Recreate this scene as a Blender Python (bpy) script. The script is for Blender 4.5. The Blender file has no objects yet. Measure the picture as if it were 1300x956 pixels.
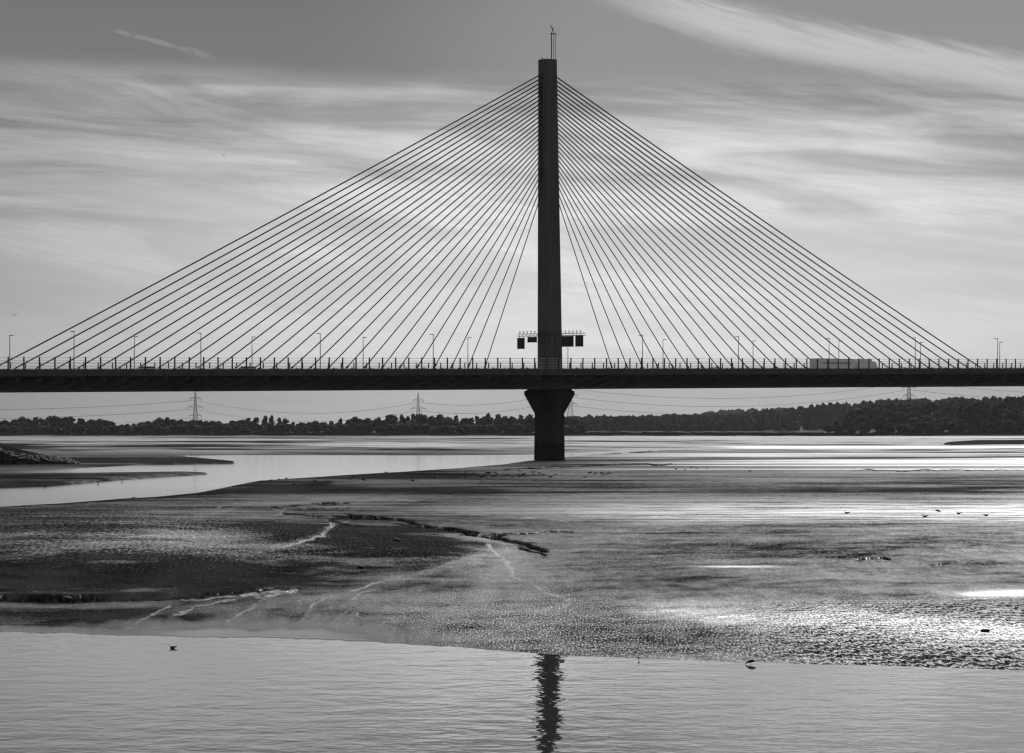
import bpy, bmesh, math, random
import numpy as np
from mathutils import Vector, Matrix, noise as mnoise

random.seed(7); rng = np.random.default_rng(11)
R = math.radians
sc = bpy.context.scene
COL = sc.collection
F, CX, HZ, CH = 6332.0, 650.0, 545.0, 6.44      # focal length in photo pixels, centre column, horizon row, eye height

# ------------------------------------------------------------------ helpers
HAZE = 4.5e-6
def gx(px, d): return (px - CX) / F * d                 # metres right of the axis at distance d
def gd(py): return CH * F / (py - HZ)                   # distance of the flat ground seen at a row
def gp(px, py, z=0.0):
    d = (CH - z) * F / (py - HZ); return Vector((gx(px, d), d, z))

def tag(o, label=None, cat=None, group=None, kind=None):
    if label: o['label'] = label
    if cat: o['category'] = cat
    if group: o['group'] = group
    if kind: o['kind'] = kind
    return o
def empty(name, loc=(0, 0, 0), rz=0.0):
    o = bpy.data.objects.new(name, None); COL.objects.link(o)
    o.location = loc; o.rotation_euler = (0, 0, rz); o.empty_display_size = 0.5
    return o
def link(name, me, parent=None, loc=None, rz=None):
    o = bpy.data.objects.new(name, me); COL.objects.link(o)
    if parent: o.parent = parent
    if loc is not None: o.location = loc
    if rz is not None: o.rotation_euler = (0, 0, rz)
    return o
class MB:
    """collects shapes, then links them as one mesh object"""
    def __init__(s): s.v = []; s.f = []; s.mi = []
    def add(s, vs, fs, mi=0):
        b = len(s.v); s.v += [tuple(v) for v in vs]; s.f += [tuple(b + i for i in f) for f in fs]; s.mi += [mi] * len(fs)
    def box(s, c, size, ax=None, mi=0):
        c = Vector(c); hx, hy, hz = [k / 2 for k in size]
        X, Y, Z = ax if ax else (Vector((1, 0, 0)), Vector((0, 1, 0)), Vector((0, 0, 1)))
        vs = [c + X * a * hx + Y * b * hy + Z * e * hz for e in (-1, 1) for b in (-1, 1) for a in (-1, 1)]
        s.add(vs, [(0, 2, 3, 1), (4, 5, 7, 6), (0, 1, 5, 4), (2, 6, 7, 3), (0, 4, 6, 2), (1, 3, 7, 5)], mi)
    def tube(s, pts, rad, n=6, mi=0, cap=True):
        pts = [Vector(p) for p in pts]
        if not hasattr(rad, '__len__'): rad = [rad] * len(pts)
        vs = []; fs = []
        for i, p in enumerate(pts):
            t = (pts[min(i + 1, len(pts) - 1)] - pts[max(i - 1, 0)]).normalized()
            up = Vector((0, 0, 1)) if abs(t.z) < .95 else Vector((1, 0, 0))
            a = t.cross(up).normalized(); b = a.cross(t).normalized()
            for k in range(n):
                q = 2 * math.pi * k / n
                vs.append(p + (a * math.cos(q) + b * math.sin(q)) * rad[i])
        for i in range(len(pts) - 1):
            for k in range(n):
                k2 = (k + 1) % n
                fs.append((i * n + k, i * n + k2, (i + 1) * n + k2, (i + 1) * n + k))
        if cap:
            fs.append(tuple(range(n - 1, -1, -1))); fs.append(tuple(range((len(pts) - 1) * n, len(pts) * n)))
        s.add(vs, fs, mi)
    def loft(s, rings, cap=True, mi=0):
        n = len(rings[0]); vs = [v for r in rings for v in r]; fs = []
        for i in range(len(rings) - 1):
            for k in range(n):
                k2 = (k + 1) % n
                fs.append((i * n + k, i * n + k2, (i + 1) * n + k2, (i + 1) * n + k))
        if cap:
            fs.append(tuple(range(n - 1, -1, -1))); fs.append(tuple(range((len(rings) - 1) * n, len(rings) * n)))
        s.add(vs, fs, mi)
    def mesh(s, name, mats):
        me = bpy.data.meshes.new(name); me.from_pydata(s.v, [], s.f)
        for m in (mats if isinstance(mats, (list, tuple)) else [mats]): me.materials.append(m)
        me.polygons.foreach_set('material_index', s.mi); me.update()
        bm = bmesh.new(); bm.from_mesh(me); bmesh.ops.recalc_face_normals(bm, faces=bm.faces); bm.to_mesh(me); bm.free()
        return me
    def build(s, name, mats, parent=None, smooth=False):
        me = s.mesh(name, mats)
        if smooth: me.polygons.foreach_set('use_smooth', [True] * len(me.polygons))
        return link(name, me, parent)

# ------------------------------------------------------------------ node helper
class E:
    """a number flowing through a node tree"""
    def __init__(s, nt, out): s.nt = nt; s.o = out
    @staticmethod
    def m(nt, op, *a, clamp=False):
        n = nt.nodes.new('ShaderNodeMath'); n.operation = op; n.use_clamp = clamp
        for i, x in enumerate(a):
            if isinstance(x, E): nt.links.new(x.o, n.inputs[i])
            else: n.inputs[i].default_value = x
        return E(nt, n.outputs[0])
    def __add__(s, b): return E.m(s.nt, 'ADD', s, b)
    __radd__ = __add__
    def __sub__(s, b): return E.m(s.nt, 'SUBTRACT', s, b)
    def __rsub__(s, b): return E.m(s.nt, 'SUBTRACT', b, s)
    def __mul__(s, b): return E.m(s.nt, 'MULTIPLY', s, b)
    __rmul__ = __mul__
    def __truediv__(s, b): return E.m(s.nt, 'DIVIDE', s, b)
    def __rtruediv__(s, b): return E.m(s.nt, 'DIVIDE', b, s)
    def pow(s, b): return E.m(s.nt, 'POWER', s, b)
    def abs(s): return E.m(s.nt, 'ABSOLUTE', s)
    def clamp(s): return E.m(s.nt, 'ADD', s, 0.0, clamp=True)
    def min(s, b): return E.m(s.nt, 'MINIMUM', s, b)
    def max(s, b): return E.m(s.nt, 'MAXIMUM', s, b)
    def smooth(s, a, b, lo=0.0, hi=1.0):
        n = s.nt.nodes.new('ShaderNodeMapRange'); n.interpolation_type = 'SMOOTHSTEP'
        s.nt.links.new(s.o, n.inputs[0])
        for i, x in enumerate((a, b, lo, hi)): n.inputs[i + 1].default_value = x
        return E(s.nt, n.outputs[0])
    def ramp(s, pts):
        n = s.nt.nodes.new('ShaderNodeFloatCurve')
        x0, x1 = pts[0][0], pts[-1][0]
        m = n.mapping; c = m.curves[0]
        P = [((x - x0) / (x1 - x0), y) for x, y in pts]
        c.points[0].location = P[0]; c.points[1].location = P[-1]
        for p in P[1:-1]: c.points.new(*p)
        m.update()
        r = (s - x0) / (x1 - x0)
        s.nt.links.new(r.clamp().o, n.inputs['Value'])
        return E(s.nt, n.outputs[0])
def lerp(a, b, t): return a + (b - a) * t if isinstance(b, E) or isinstance(a, E) else t * (b - a) + a
def vec(nt, x, y, z=0.0):
    n = nt.nodes.new('ShaderNodeCombineXYZ')
    for i, q in enumerate((x, y, z)):
        if isinstance(q, E): nt.links.new(q.o, n.inputs[i])
        else: n.inputs[i].default_value = q
    return n.outputs[0]
def noise(nt, v, scale=1.0, detail=3.0, rough=0.5, dist=0.0):
    n = nt.nodes.new('ShaderNodeTexNoise'); nt.links.new(v, n.inputs['Vector'])
    n.inputs['Scale'].default_value = scale; n.inputs['Detail'].default_value = detail
    n.inputs['Roughness'].default_value = rough; n.inputs['Distortion'].default_value = dist
    return E(nt, n.outputs[0])
def sep(nt, v):
    n = nt.nodes.new('ShaderNodeSeparateXYZ'); nt.links.new(v, n.inputs[0])
    return [E(nt, n.outputs[i]) for i in range(3)]

def mat(name, col=0.3, rough=0.7, spec=0.4, metal=0.0, var=0.25, scale=1.0, bump=0.0, stretch=(1, 1, 1), fine=None):
    m = bpy.data.materials.new(name); m.use_nodes = True; nt = m.node_tree
    b = nt.nodes['Principled BSDF']
    g = nt.nodes.new('ShaderNodeTexCoord')
    mp = nt.nodes.new('ShaderNodeMapping'); mp.inputs['Scale'].default_value = stretch
    nt.links.new(g.outputs['Object'], mp.inputs[0])
    n1 = noise(nt, mp.outputs[0], scale, 6, .6)
    n2 = noise(nt, mp.outputs[0], scale * 7.3, 4, .6)
    k = (n1 - .5) * (2 * var) + (n2 - .5) * var + 1.0
    nt.links.new((k * col).max(.002).o, b.inputs['Base Color'])
    b.inputs['Roughness'].default_value = rough; b.inputs['Metallic'].default_value = metal
    b.inputs['Specular IOR Level'].default_value = spec
    if bump:
        bp = nt.nodes.new('ShaderNodeBump'); bp.inputs['Distance'].default_value = bump
        nt.links.new(n2.o, bp.inputs['Height']); nt.links.new(bp.outputs[0], b.inputs['Normal'])
    return m

M = {}
M['tower'] = mat('tower_concrete', .10, .85, .2, var=.3, scale=.12, stretch=(1, 1, .25))
M['pier'] = mat('pier_concrete', .05, .8, .2, var=.35, scale=.15, stretch=(1, 1, .3))
def stain(m, z0, z1, k):
    nt = m.node_tree; b = nt.nodes['Principled BSDF']; src = b.inputs['Base Color'].links[0].from_socket
    g = nt.nodes.new('ShaderNodeNewGeometry'); x, y, z = sep(nt, g.outputs['Position'])
    n = noise(nt, vec(nt, x * .9, y * .9, z * .25), 1, 4, .6)
    f = (z + (n - .5) * 1.6).smooth(z0, z1, k, 1.0) * (noise(nt, vec(nt, x * 2.2, y * 2.2, z * .05), 1, 4, .6) * .7 + .65)
    nt.links.new((E(nt, src) * f).o, b.inputs['Base Color'])
stain(M['pier'], 3.0, 4.2, .35); stain(M['tower'], -5, -4, 1.0)
M['deck'] = mat('deck_concrete', .22, .9, .1, var=.45, scale=.16)
M['edge'] = mat('edge_concrete', .08, .85, .2, var=.6, scale=.6, stretch=(1, 1, .3))
M['asphalt'] = mat('asphalt', .05, .9, .2)
M['cable'] = mat('cable_sheath', .03, .6, .2, var=.1)
M['steel'] = mat('galvanised_steel', .12, .55, .4, metal=.3, var=.15)
M['dark'] = mat('dark_steel', .04, .6, .3, var=.15)
M['panel'] = mat('sign_back', .025, .6, .3, var=.1)
M['lattice'] = mat('lattice_steel', .1, .6, .3, metal=.2, var=.1)
M['wire'] = mat('conductor', .12, .6, .3, var=.05)
M['rock'] = mat('rock_armour', .04, .85, .12, var=.5, scale=.8, bump=.1)
M['white'] = mat('white_panel', .85, .35, .5, var=.04)
M['trimgrey'] = mat('grey_panel', .35, .4, .5, var=.05)
M['glass'] = mat('dark_glass', .02, .08, .6, var=.05)
M['tyre'] = mat('tyre_rubber', .02, .9, .2)
M['carpaint'] = mat('dark_car_paint', .06, .25, .6, var=.05)
M['silver'] = mat('silver_car_paint', .4, .25, .6, var=.05)
M['bark'] = mat('bark', .05, .9, .1)
M['bird'] = mat('dark_plumage', .03, .8, .2, var=.4, scale=8)
M['leg'] = mat('bird_leg', .05, .7, .2)
M['bank'] = mat('bank_mud', .018, 1.0, .0, var=.5, scale=.3)
M['reed'] = mat('reed_bank', .04, .95, .05, var=.6, scale=.05, stretch=(1, .3, 1))
M['land'] = mat('far_ground', .03, .95, .05, var=.4, scale=.01)

def foliage(name, col):
    m = bpy.data.materials.new(name); m.use_nodes = True; nt = m.node_tree
    b = nt.nodes['Principled BSDF']
    oi = nt.nodes.new('ShaderNodeObjectInfo'); g = nt.nodes.new('ShaderNodeTexCoord')
    n1 = noise(nt, g.outputs['Object'], .35, 3, .6)
    rnd = E(nt, oi.outputs['Random'])
    k = (rnd * .8 + .6) * (n1 * 1.2 + .4)
    nt.links.new((k * col).o, b.inputs['Base Color'])
    b.inputs['Roughness'].default_value = .9; b.inputs['Specular IOR Level'].default_value = .05
    return m
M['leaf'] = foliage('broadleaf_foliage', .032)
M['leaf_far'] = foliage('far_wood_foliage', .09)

# ------------------------------------------------------------------ camera
cam = bpy.data.cameras.new('camera'); co = bpy.data.objects.new('camera', cam); COL.objects.link(co)
co.location = (0, 0, CH); co.rotation_euler = (R(90), 0, 0)
cam.sensor_width = 36; cam.lens = F / 1300 * 36; cam.shift_y = (HZ - 478) / 1300
cam.clip_start = 1; cam.clip_end = 80000
sc.camera = co

# ------------------------------------------------------------------ light and sky
SUN_AZ, SUN_EL = R(11), R(32)
world = bpy.data.worlds.new('World'); sc.world = world; world.use_nodes = True
nt = world.node_tree; nt.nodes.clear()
out = nt.nodes.new('ShaderNodeOutputWorld'); bg = nt.nodes.new('ShaderNodeBackground'); nt.links.new(bg.outputs[0], out.inputs[0])
bg.inputs['Strength'].default_value = 0.1
sky = nt.nodes.new('ShaderNodeTexSky'); sky.sky_type = 'NISHITA'; sky.sun_disc = False
sky.sun_elevation = SUN_EL; sky.sun_rotation = SUN_AZ; sky.air_density = 1.0; sky.dust_density = 1.5; sky.ozone_density = 1
sc_ = nt.nodes.new('ShaderNodeSeparateColor'); nt.links.new(sky.outputs[0], sc_.inputs[0])
skyR = E(nt, sc_.outputs[0])                      # the red record: a black and white film behind a red filter
tc = nt.nodes.new('ShaderNodeTexCoord')
x, y, z = sep(nt, tc.outputs['Generated'])
az = E.m(nt, 'ARCTAN2', x, y); hyp = (x * x + y * y).pow(.5).max(1e-4); el = z / hyp
U = az * F + CX; V = HZ - el * F                   # sky measured in angular units: 1 unit = 1/6332 radian
P = lambda sx, sy, k=0.0, oz=0.0: vec(nt, U / sx, (V + U * k) / sy, oz)
wide = noise(nt, P(430, 66, -.08), 1, 6, .58, .7)      # long cirrus streaks
band = noise(nt, P(600, 38, -.03, 7.0), 1, 5, .6, .6)
fib = noise(nt, P(130, 11, -.10, 3.0), 1, 4, .6, .3)
fib2 = noise(nt, P(95, 9, -.30, 13.0), 1, 5, .62, .3)
mid = noise(nt, P(170, 30, -.12, 17.0), 1, 5, .62, .8)
soft = noise(nt, P(420, 160, .02, 5.0), 1, 2, .5)
# vertical tone of the hazy veil, right and left of the tower
up = V.ramp([(-1200, .52), (-500, .44), (-100, .30), (60, .28), (125, .42), (170, .52), (260, .60), (400, .65), (450, .66), (505, .39), (545, .42), (620, .44)])
edge = V - U.min(520.0) * .065 - 66.0 - (wide - .5) * 60.0 - (fib - .5) * 14.0
s_low = edge.smooth(-22, 30)
topdark = V.smooth(-700, -20, .40, 0.0) + V.smooth(-60, 80, .165, .19) + U.smooth(350, 800, 0, .10)
rdg = (1.0 - (noise(nt, P(300, 24, -.16, 23.0), 1, 5, .6, .9) * 2.0 - 1.0).abs()).pow(4.0)
rdg = rdg * wide.smooth(.42, .62) * V.smooth(330, 430, 1.0, .2)
calmlow = V.smooth(190, 330, 1.0, .38)
low = up * (rdg * .20 - .02 + 1.06 + ((wide - .5) * .75 + (band - .5) * .22 + (mid - .5) * .34 + (fib - .5) * .12) * calmlow)
# left side is dimmer
lft = U.smooth(-150, 620, .56, 1.0) * U.smooth(900, 1500, 1.0, .84)
crest = (edge - 22.0).abs().smooth(0, 34, .35, 0.0) * U.smooth(500, 700, 1.0, 0.0)
low = low * lft * (crest + 1.0)
streakfade = V.smooth(210, 320, 1.0, 0.0)
dk = (wide + band - 1.0).smooth(-.2, .08, .78, 1.0)          # darker gaps between the streaks
low = low * lerp(1.0, dk, streakfade)
L = lerp(topdark, low, s_low)
# broad band of cirrus across the upper right
t = (U - 760.0) / 540.0
yc = -16.0 + t * 165.0 - (t * t) * 52.0 + (soft - .5) * 16.0
wdt = U.smooth(700, 950, 20, 28)
bd = (V - yc + (fib2 - .5) * 26.0 + (mid - .5) * 14.0) / wdt
cm = bd.abs().smooth(.25, 1.35, 1.0, 0.0) * U.smooth(690, 900) * U.smooth(1500, 1900, 1.0, 0.0)
cm = cm * (.45 + fib2 * 1.0)
L = lerp(L, L.max(.0) * .2 + .47, cm.clamp())
# short contrail upper left
t2 = (U - 110.0) / 180.0
y2 = 28.0 + t2 * 52.0 + (fib - .5) * 10.0
c2 = ((V - y2) / U.smooth(110, 240, 3.5, 5)).abs().smooth(.2, 1.3, 1.0, 0.0) * U.smooth(120, 170) * U.smooth(230, 305, 1.0, 0.0)
L = lerp(L, .33, (c2 * .55 * noise(nt, P(18, 14), 1, 3, .6).smooth(.3, .6)).clamp())
# the veil lives on the sun side; away from it the clean red-filtered sky takes over
front = az.abs().smooth(.35, 1.3, 1.0, 0.0) * el.smooth(.22, .6, 1.0, 0.0)
skyL = skyR * 1.2
tot = lerp(skyL, L * 10.0, front)
nt.links.new(tot.max(0.0).o, bg.inputs['Color'])

sun = bpy.data.lights.new('sun', 'SUN'); sun.energy = 4.0; sun.angle = R(.53); sun.color = (1, 1, 1)
so = bpy.data.objects.new('sun', sun); COL.objects.link(so)
sd_ = Vector((math.sin(SUN_AZ) * math.cos(SUN_EL), math.cos(SUN_AZ) * math.cos(SUN_EL), math.sin(SUN_EL)))
so.rotation_euler = (-sd_).to_track_quat('-Z', 'Y').to_euler(); so.location = (200, 300, 400)

# ------------------------------------------------------------------ numpy noise
def _hash(ix, iy, seed):
    h = (ix * 374761393 + iy * 668265263 + seed * 1442695041) & 0xffffffff
    h = ((h ^ (h >> 13)) * 1274126177) & 0xffffffff
    return ((h ^ (h >> 16)) & 0xffff) / 65535.0
def vnoise(x, y, seed=0):
    ix = np.floor(x).astype(np.int64); iy = np.floor(y).astype(np.int64); fx = x - ix; fy = y - iy
    fx = fx * fx * (3 - 2 * fx); fy = fy * fy * (3 - 2 * fy)
    a = _hash(ix, iy, seed); b = _hash(ix + 1, iy, seed); c = _hash(ix, iy + 1, seed); d = _hash(ix + 1, iy + 1, seed)
    return (a * (1 - fx) + b * fx) * (1 - fy) + (c * (1 - fx) + d * fx) * fy
def fbm(x, y, oct=4, seed=0):
    s = 0; a = .5; t = 0
    for o in range(oct):
        s = s + a * vnoise(x * 2 ** o, y * 2 ** o, seed + o * 17); t += a; a *= .55
    return s / t
def sst(x, a, b):
    t = np.clip((x - a) / (b - a), 0, 1); return t * t * (3 - 2 * t)

# ------------------------------------------------------------------ mudflat
us = np.concatenate([np.linspace(-900, -120, 60, endpoint=False), np.arange(-120, 1420, 2.0), np.linspace(1420, 2200, 60)])
vs = np.concatenate([np.arange(548.2, 560, .2), np.arange(560, 640, .33), np.arange(640, 880, .5), np.linspace(880, 1500, 80)])
UU, VV = np.meshgrid(us, vs)
DD = CH * F / (VV - HZ)
XX = (UU - CX) / F * DD
# shorelines in photo columns/rows, turned to ground metres
def shore(u, pts):
    return np.interp(u, [p[0] for p in pts], [p[1] for p in pts])
wob = (fbm(UU / 40, VV / 30, 3, 5) - .5)
near = shore(UU, [(-900, 790), (0, 803), (120, 806), (260, 809), (430, 812.5), (520, 818), (600, 823), (700, 831), (800, 836), (950, 841), (1100, 845), (1300, 851), (2200, 870)]) + wob * 2.0 + (fbm(UU / 13, VV / 30, 3, 6) - .5) * (1.2 + 2.6 * sst(UU, 650, 350))
chan = shore(UU, [(-900, 680), (0, 645), (80, 640), (150, 634.5), (200, 632), (250, 627.5), (300, 617), (330, 611.5), (380, 608), (440, 604), (520, 599.5), (580, 595.5), (640, 590.5), (668, 586.5), (700, 583), (760, 577.5), (830, 573), (900, 570.5), (2200, 568)])
far = shore(UU, [(-900, 600), (0, 600), (150, 592), (196, 589), (240, 578.6), (300, 577.8), (420, 578), (560, 578.2), (640, 577.6), (700, 576.6), (760, 574), (820, 571.5), (900, 569.8), (2200, 567)])
def dpx(a): return CH * F / (a - HZ)
tn = DD - dpx(near)                      # metres beyond the near waterline
tc_ = dpx(chan) - DD                     # metres short of the channel
tf = DD - dpx(far)                       # metres beyond the channel
h_near = np.where(tn > 0, .42 * (1 - np.exp(-np.maximum(tn, 0) / 34)), tn * .03)
h_c = np.where(tc_ > 0, .34 * (1 - np.exp(-np.maximum(tc_, 0) / 10)), tc_ * .02)
H1 = np.minimum(h_near, h_c)
H2 = np.where(tf > 0, .22 * (1 - np.exp(-np.maximum(tf, 0) / 22)), tf * .02)
# sandbank tongue and spit on the left
def tongue(u0, pts_top, pts_bot, hh, tau):
    top = dpx(shore(UU, pts_top)); bot = dpx(shore(UU, pts_bot))
    m = np.minimum(top - DD, DD - bot)
    return np.where(m > 0, hh * (1 - np.exp(-np.maximum(m, 0) / tau)), np.maximum(m, -60) * .01)
T1 = tongue(0, [(-900, 596), (0, 602.5), (120, 602), (230, 600.5), (262, 601.5), (263, 602)], [(-900, 640), (0, 619.5), (60, 617.5), (150, 609.5), (230, 604), (262, 602.3), (263, 601)], .4, 6)
T2 = tongue(0, [(-900, 577), (0, 577), (200, 578), (260, 584), (296, 587.5), (297, 588.6), (2200, 589)], [(-900, 590), (0, 590.5), (95, 590), (200, 590), (296, 588.7), (297, 588.2), (2200, 586)], .5, 6)
H = np.maximum(np.maximum(H1, H2), np.maximum(T1, T2))
# isolated bank on the far right and thin bars
T3 = tongue(0, [(1195, 566), (1205, 563), (1240, 560.6), (1400, 559.8), (2200, 559)], [(1195, 565), (1205, 566), (1400, 566.5), (2200, 567)], 1.0, 20)
T3 = np.where(UU > 1196, T3, -1)
H = np.maximum(H, T3)
# broad relief
on = sst(H, .02, .2)
H += on * (.16 * (fbm(XX / 30, DD / 60, 4, 21) - .5) * sst(DD, 900, 300) + .05 * (fbm(XX / 4, DD / 14, 3, 31) - .5) * sst(DD, 700, 200))
# rounded mud mounds on the left and in the middle
def blob(u0, v0, ru, rv, p=2): return np.exp(-(np.abs((UU - u0) / ru) ** p + np.abs((VV - v0) / rv) ** p))
H += .55 * blob(120, 700, 260, 40, 3) * sst(VV, 763, 735) + .30 * blob(470, 700, 150, 26, 3) + .10 * blob(1120, 706, 120, 10)
H -= .12 * blob(650, 700, 60, 30)
# mud cliff bottom left (edge facing the camera)
cl = shore(UU, [(-900, 775), (0, 767), (120, 767), (230, 763), (330, 758), (400, 750), (460, 744), (620, 716)]) + (fbm(UU / 60, VV * 0, 2, 71) - .5) * 3
cf = sst(UU, 400, 140)
ledge = 1 - sst(VV, cl - 1.6, cl + .6)
H = np.where(VV < cl + 2, H, np.minimum(H, H - .0))
H += .13 * ledge * cf * sst(VV, cl - 60, cl - 2) - .10 * (1 - ledge) * cf * sst(VV, cl + 40, cl)
H = np.where((tn > .5) & (tc_ > 0), np.maximum(H, .012), H)
# gullies: polylines (rows of the photo turned to ground) cut into the mud
WU = UU + 16 * (fbm(UU / 26, VV / 9, 4, 101) - .5) + 5 * (fbm(UU / 6, VV / 2.5, 2, 103) - .5)
WV = VV + 6 * (fbm(UU / 22, VV / 8, 4, 102) - .5)
def seg_dist(poly, wv=1.0):
    best = np.full(UU.shape, 1e9)
    xs = [p[0] for p in poly]; ys = [p[1] for p in poly]
    i0, i1 = np.searchsorted(vs, [min(ys) - 22, max(ys) + 22]); j0, j1 = np.searchsorted(us, [min(xs) - 50, max(xs) + 50])
    sl = (slice(i0, i1), slice(j0, j1)); A, B = WU[sl], WV[sl]; bb = best[sl]
    for (a, b) in zip(poly[:-1], poly[1:]):
        ax, ay = a; bx, by = b
        dx, dy = bx - ax, (by - ay) * wv
        px_, py_ = A - ax, (B - ay) * wv
        t = np.clip((px_ * dx + py_ * dy) / (dx * dx + dy * dy + 1e-9), 0, 1)
        bb = np.minimum(bb, np.hypot(px_ - t * dx, py_ - t * dy))
    best[sl] = bb
    return best
wig = (fbm(UU / 9, VV / 4, 3, 91) - .5)
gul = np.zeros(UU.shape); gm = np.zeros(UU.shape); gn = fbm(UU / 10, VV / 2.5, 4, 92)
for poly, w, dep in [
    ([(360, 661), (430, 664), (500, 668), (560, 682), (600, 690)], 1.6, .5),
    ([(440, 662), (470, 664), (520, 669), (545, 680), (600, 684)], 2.0, .55),
    ([(500, 676), (560, 684), (620, 690), (640, 686)], 1.3, .4),
    ([(345, 650), (400, 645), (440, 644)], 1.2, .4), ([(372, 655), (440, 652)], 1.0, .35),
    ([(428, 677), (450, 680), (490, 682)], 1.4, .4), ([(430, 664), (415, 672), (440, 676)], 1.2, .35),
    ([(625, 690), (650, 692), (675, 697), (690, 706)], 3.0, .6), ([(580, 690), (640, 684), (720, 682)], .9, .3),
    ([(660, 700), (690, 712)], 2.2, .4), ([(1088, 720), (1110, 718), (1130, 721)], 1.5, .4), ([(-60, 768), (0, 767), (120, 767), (235, 764.5)], .8, .3), ([(235, 764), (300, 760), (380, 755)], .5, .2), ([(1180, 727), (1200, 725)], 1.2, .3),
    ([(640, 598), (680, 596), (760, 593), (850, 592)], .9, .5), ([(560, 587), (600, 586), (680, 582)], .8, .4),
    ([(700, 582), (760, 577), (850, 573)], .9, .6), ([(1080, 600), (1300, 599)], .5, .2),
    ([(30, 645), (110, 643)], 1.0, .2), ([(150, 636), (190, 634)], 1.0, .2)]:
    w *= 1.45; dd = seg_dist(poly, 2.2) + (gn - .5) * (w * 1.8 + 1.0)
    gul = np.maximum(gul, dep * (1 - sst(dd, w * .3, w * 1.0))); gm = np.maximum(gm, 1 - sst(dd, w * 1.0, w * 2.4))
H = np.where(on > 0, np.maximum(H - gul * on * .95, np.minimum(H, .03)), H)
# wetness: film water on the mud.  0 = drained and dull, 1 = standing film
wet = np.full(UU.shape, .235)
str1 = fbm(UU / 260, VV / 2.2, 4, 41); str2 = fbm(UU / 90, VV / 1.1, 3, 43); big = fbm(UU / 240, VV / 22, 4, 45)
warp = fbm(UU / 150, VV / 40, 3, 81) * 60
flow = fbm((UU + warp) / 170, (VV + warp * .12) / 5.5, 5, 83); flow2 = fbm((UU - VV * 1.5) / 40, (VV + UU * .06) / 3.0, 4, 85)
wet += (str1 - .5) * .55 * sst(VV, 780, 600) + (big - .5) * .45 + (flow - .5) * (.55 - .2 * sst(UU, 640, 800)) * sst(VV, 600, 660) + (flow2 - .5) * .3 * sst(VV, 640, 700)
def band_(v0, v1, soft=3): return sst(VV, v0 - soft, v0 + soft) * (1 - sst(VV, v1 - soft, v1 + soft))
rt = sst(UU, 640, 1000)
shine = np.full(UU.shape, .15)
hb = fbm(UU / 400, VV / 1.5, 3, 47); hs = fbm(UU / 60, VV / .9, 3, 48)
b1 = band_(576.5, 592, 1.5) * rt * sst(hb, .30, .55)
b2 = band_(592.8, 594.0, .5) * sst(UU, 700, 900) + band_(597.6, 599.4, .5) * sst(UU, 620, 860) * .8
b3 = band_(643, 670, 6) * sst(UU, 560, 950) * sst(hb * .5 + hs * .5, .32, .6) + band_(655, 658, 1) * sst(UU, 680, 780) * .5
wet += .75 * b1 + .6 * b2 + .60 * b3
shine += .5 * b1 + .6 * b2 + .5 * b3
wet -= .10 * band_(602, 617, 4) + .19 * band_(619, 632, 4.5) + .05 * band_(676, 715, 6) * rt
lw = sst(VV, 577, 571)                                     # far flats: strong stripes of water and mud
wet = wet * (1 - lw) + lw * sst(str1 * .6 + str2 * .4, .36, .64)
wet = np.where((VV > 567.2 + .0 * UU) & (VV < 569.6) & (UU > 860), np.maximum(wet, .97 * sst(UU, 860, 960)), wet)
wet = np.maximum(wet, band_(551, 556.5, .6) * sst(UU, 200, 700) * .9)
shine += .15 * band_(550, 556.5, .6) * sst(UU, 500, 800) + .8 * band_(567, 570, .5) * sst(UU, 860, 960) + .04 * lw * rt
# ground near the waterline
arc = 772 + 22 * sst(UU, 700, 1000) + 14 * sst(UU, 1000, 1300)
gbm = np.exp(-((VV - arc) / (9 + 5 * rt)) ** 2) * sst(UU, 760, 900)
g2 = np.exp(-((VV - 763.5 + (UU - 1290) * .01) / 4) ** 2) * sst(UU, 1170, 1270)
g3 = np.exp(-((VV - 728.4) / 1.2) ** 2) * sst(UU, 840, 930) * (1 - sst(UU, 960, 1000))
wet += .40 * gbm * (.4 + 1.2 * flow2) + .9 * g2 + .75 * g3; shine += .78 * gbm + .9 * g2 + .8 * g3
nb = near - VV
wet += .28 * blob(650, 735, 60, 35) + .16 * blob(560, 775, 150, 30)
wet -= .07 * blob(1000, 712, 260, 18)
wet -= .36 * blob(490, 700, 150, 25, 3) + .40 * blob(150, 747, 330, 15, 2) + .17 * blob(60, 680, 180, 44, 2) + .22 * blob(330, 680, 100, 16)
wet += .13 * blob(260, 710, 140, 18) + .12 * blob(400, 640, 80, 8)
shine += .5 * blob(230, 712, 150, 20) + .3 * blob(60, 690, 160, 40, 3)
film = (1 - sst(nb, 4, 34 + 50 * wob)) * sst(UU, 660, 400) * sst(UU, 0, 260)
lft_film = (1 - sst(nb, 3, 12)) * sst(UU, 500, 100)
wet = np.maximum(wet, film * .96); wet = np.maximum(wet, lft_film * .8)
wet -= .2 * blob(130, 786, 260, 12, 3)
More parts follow.
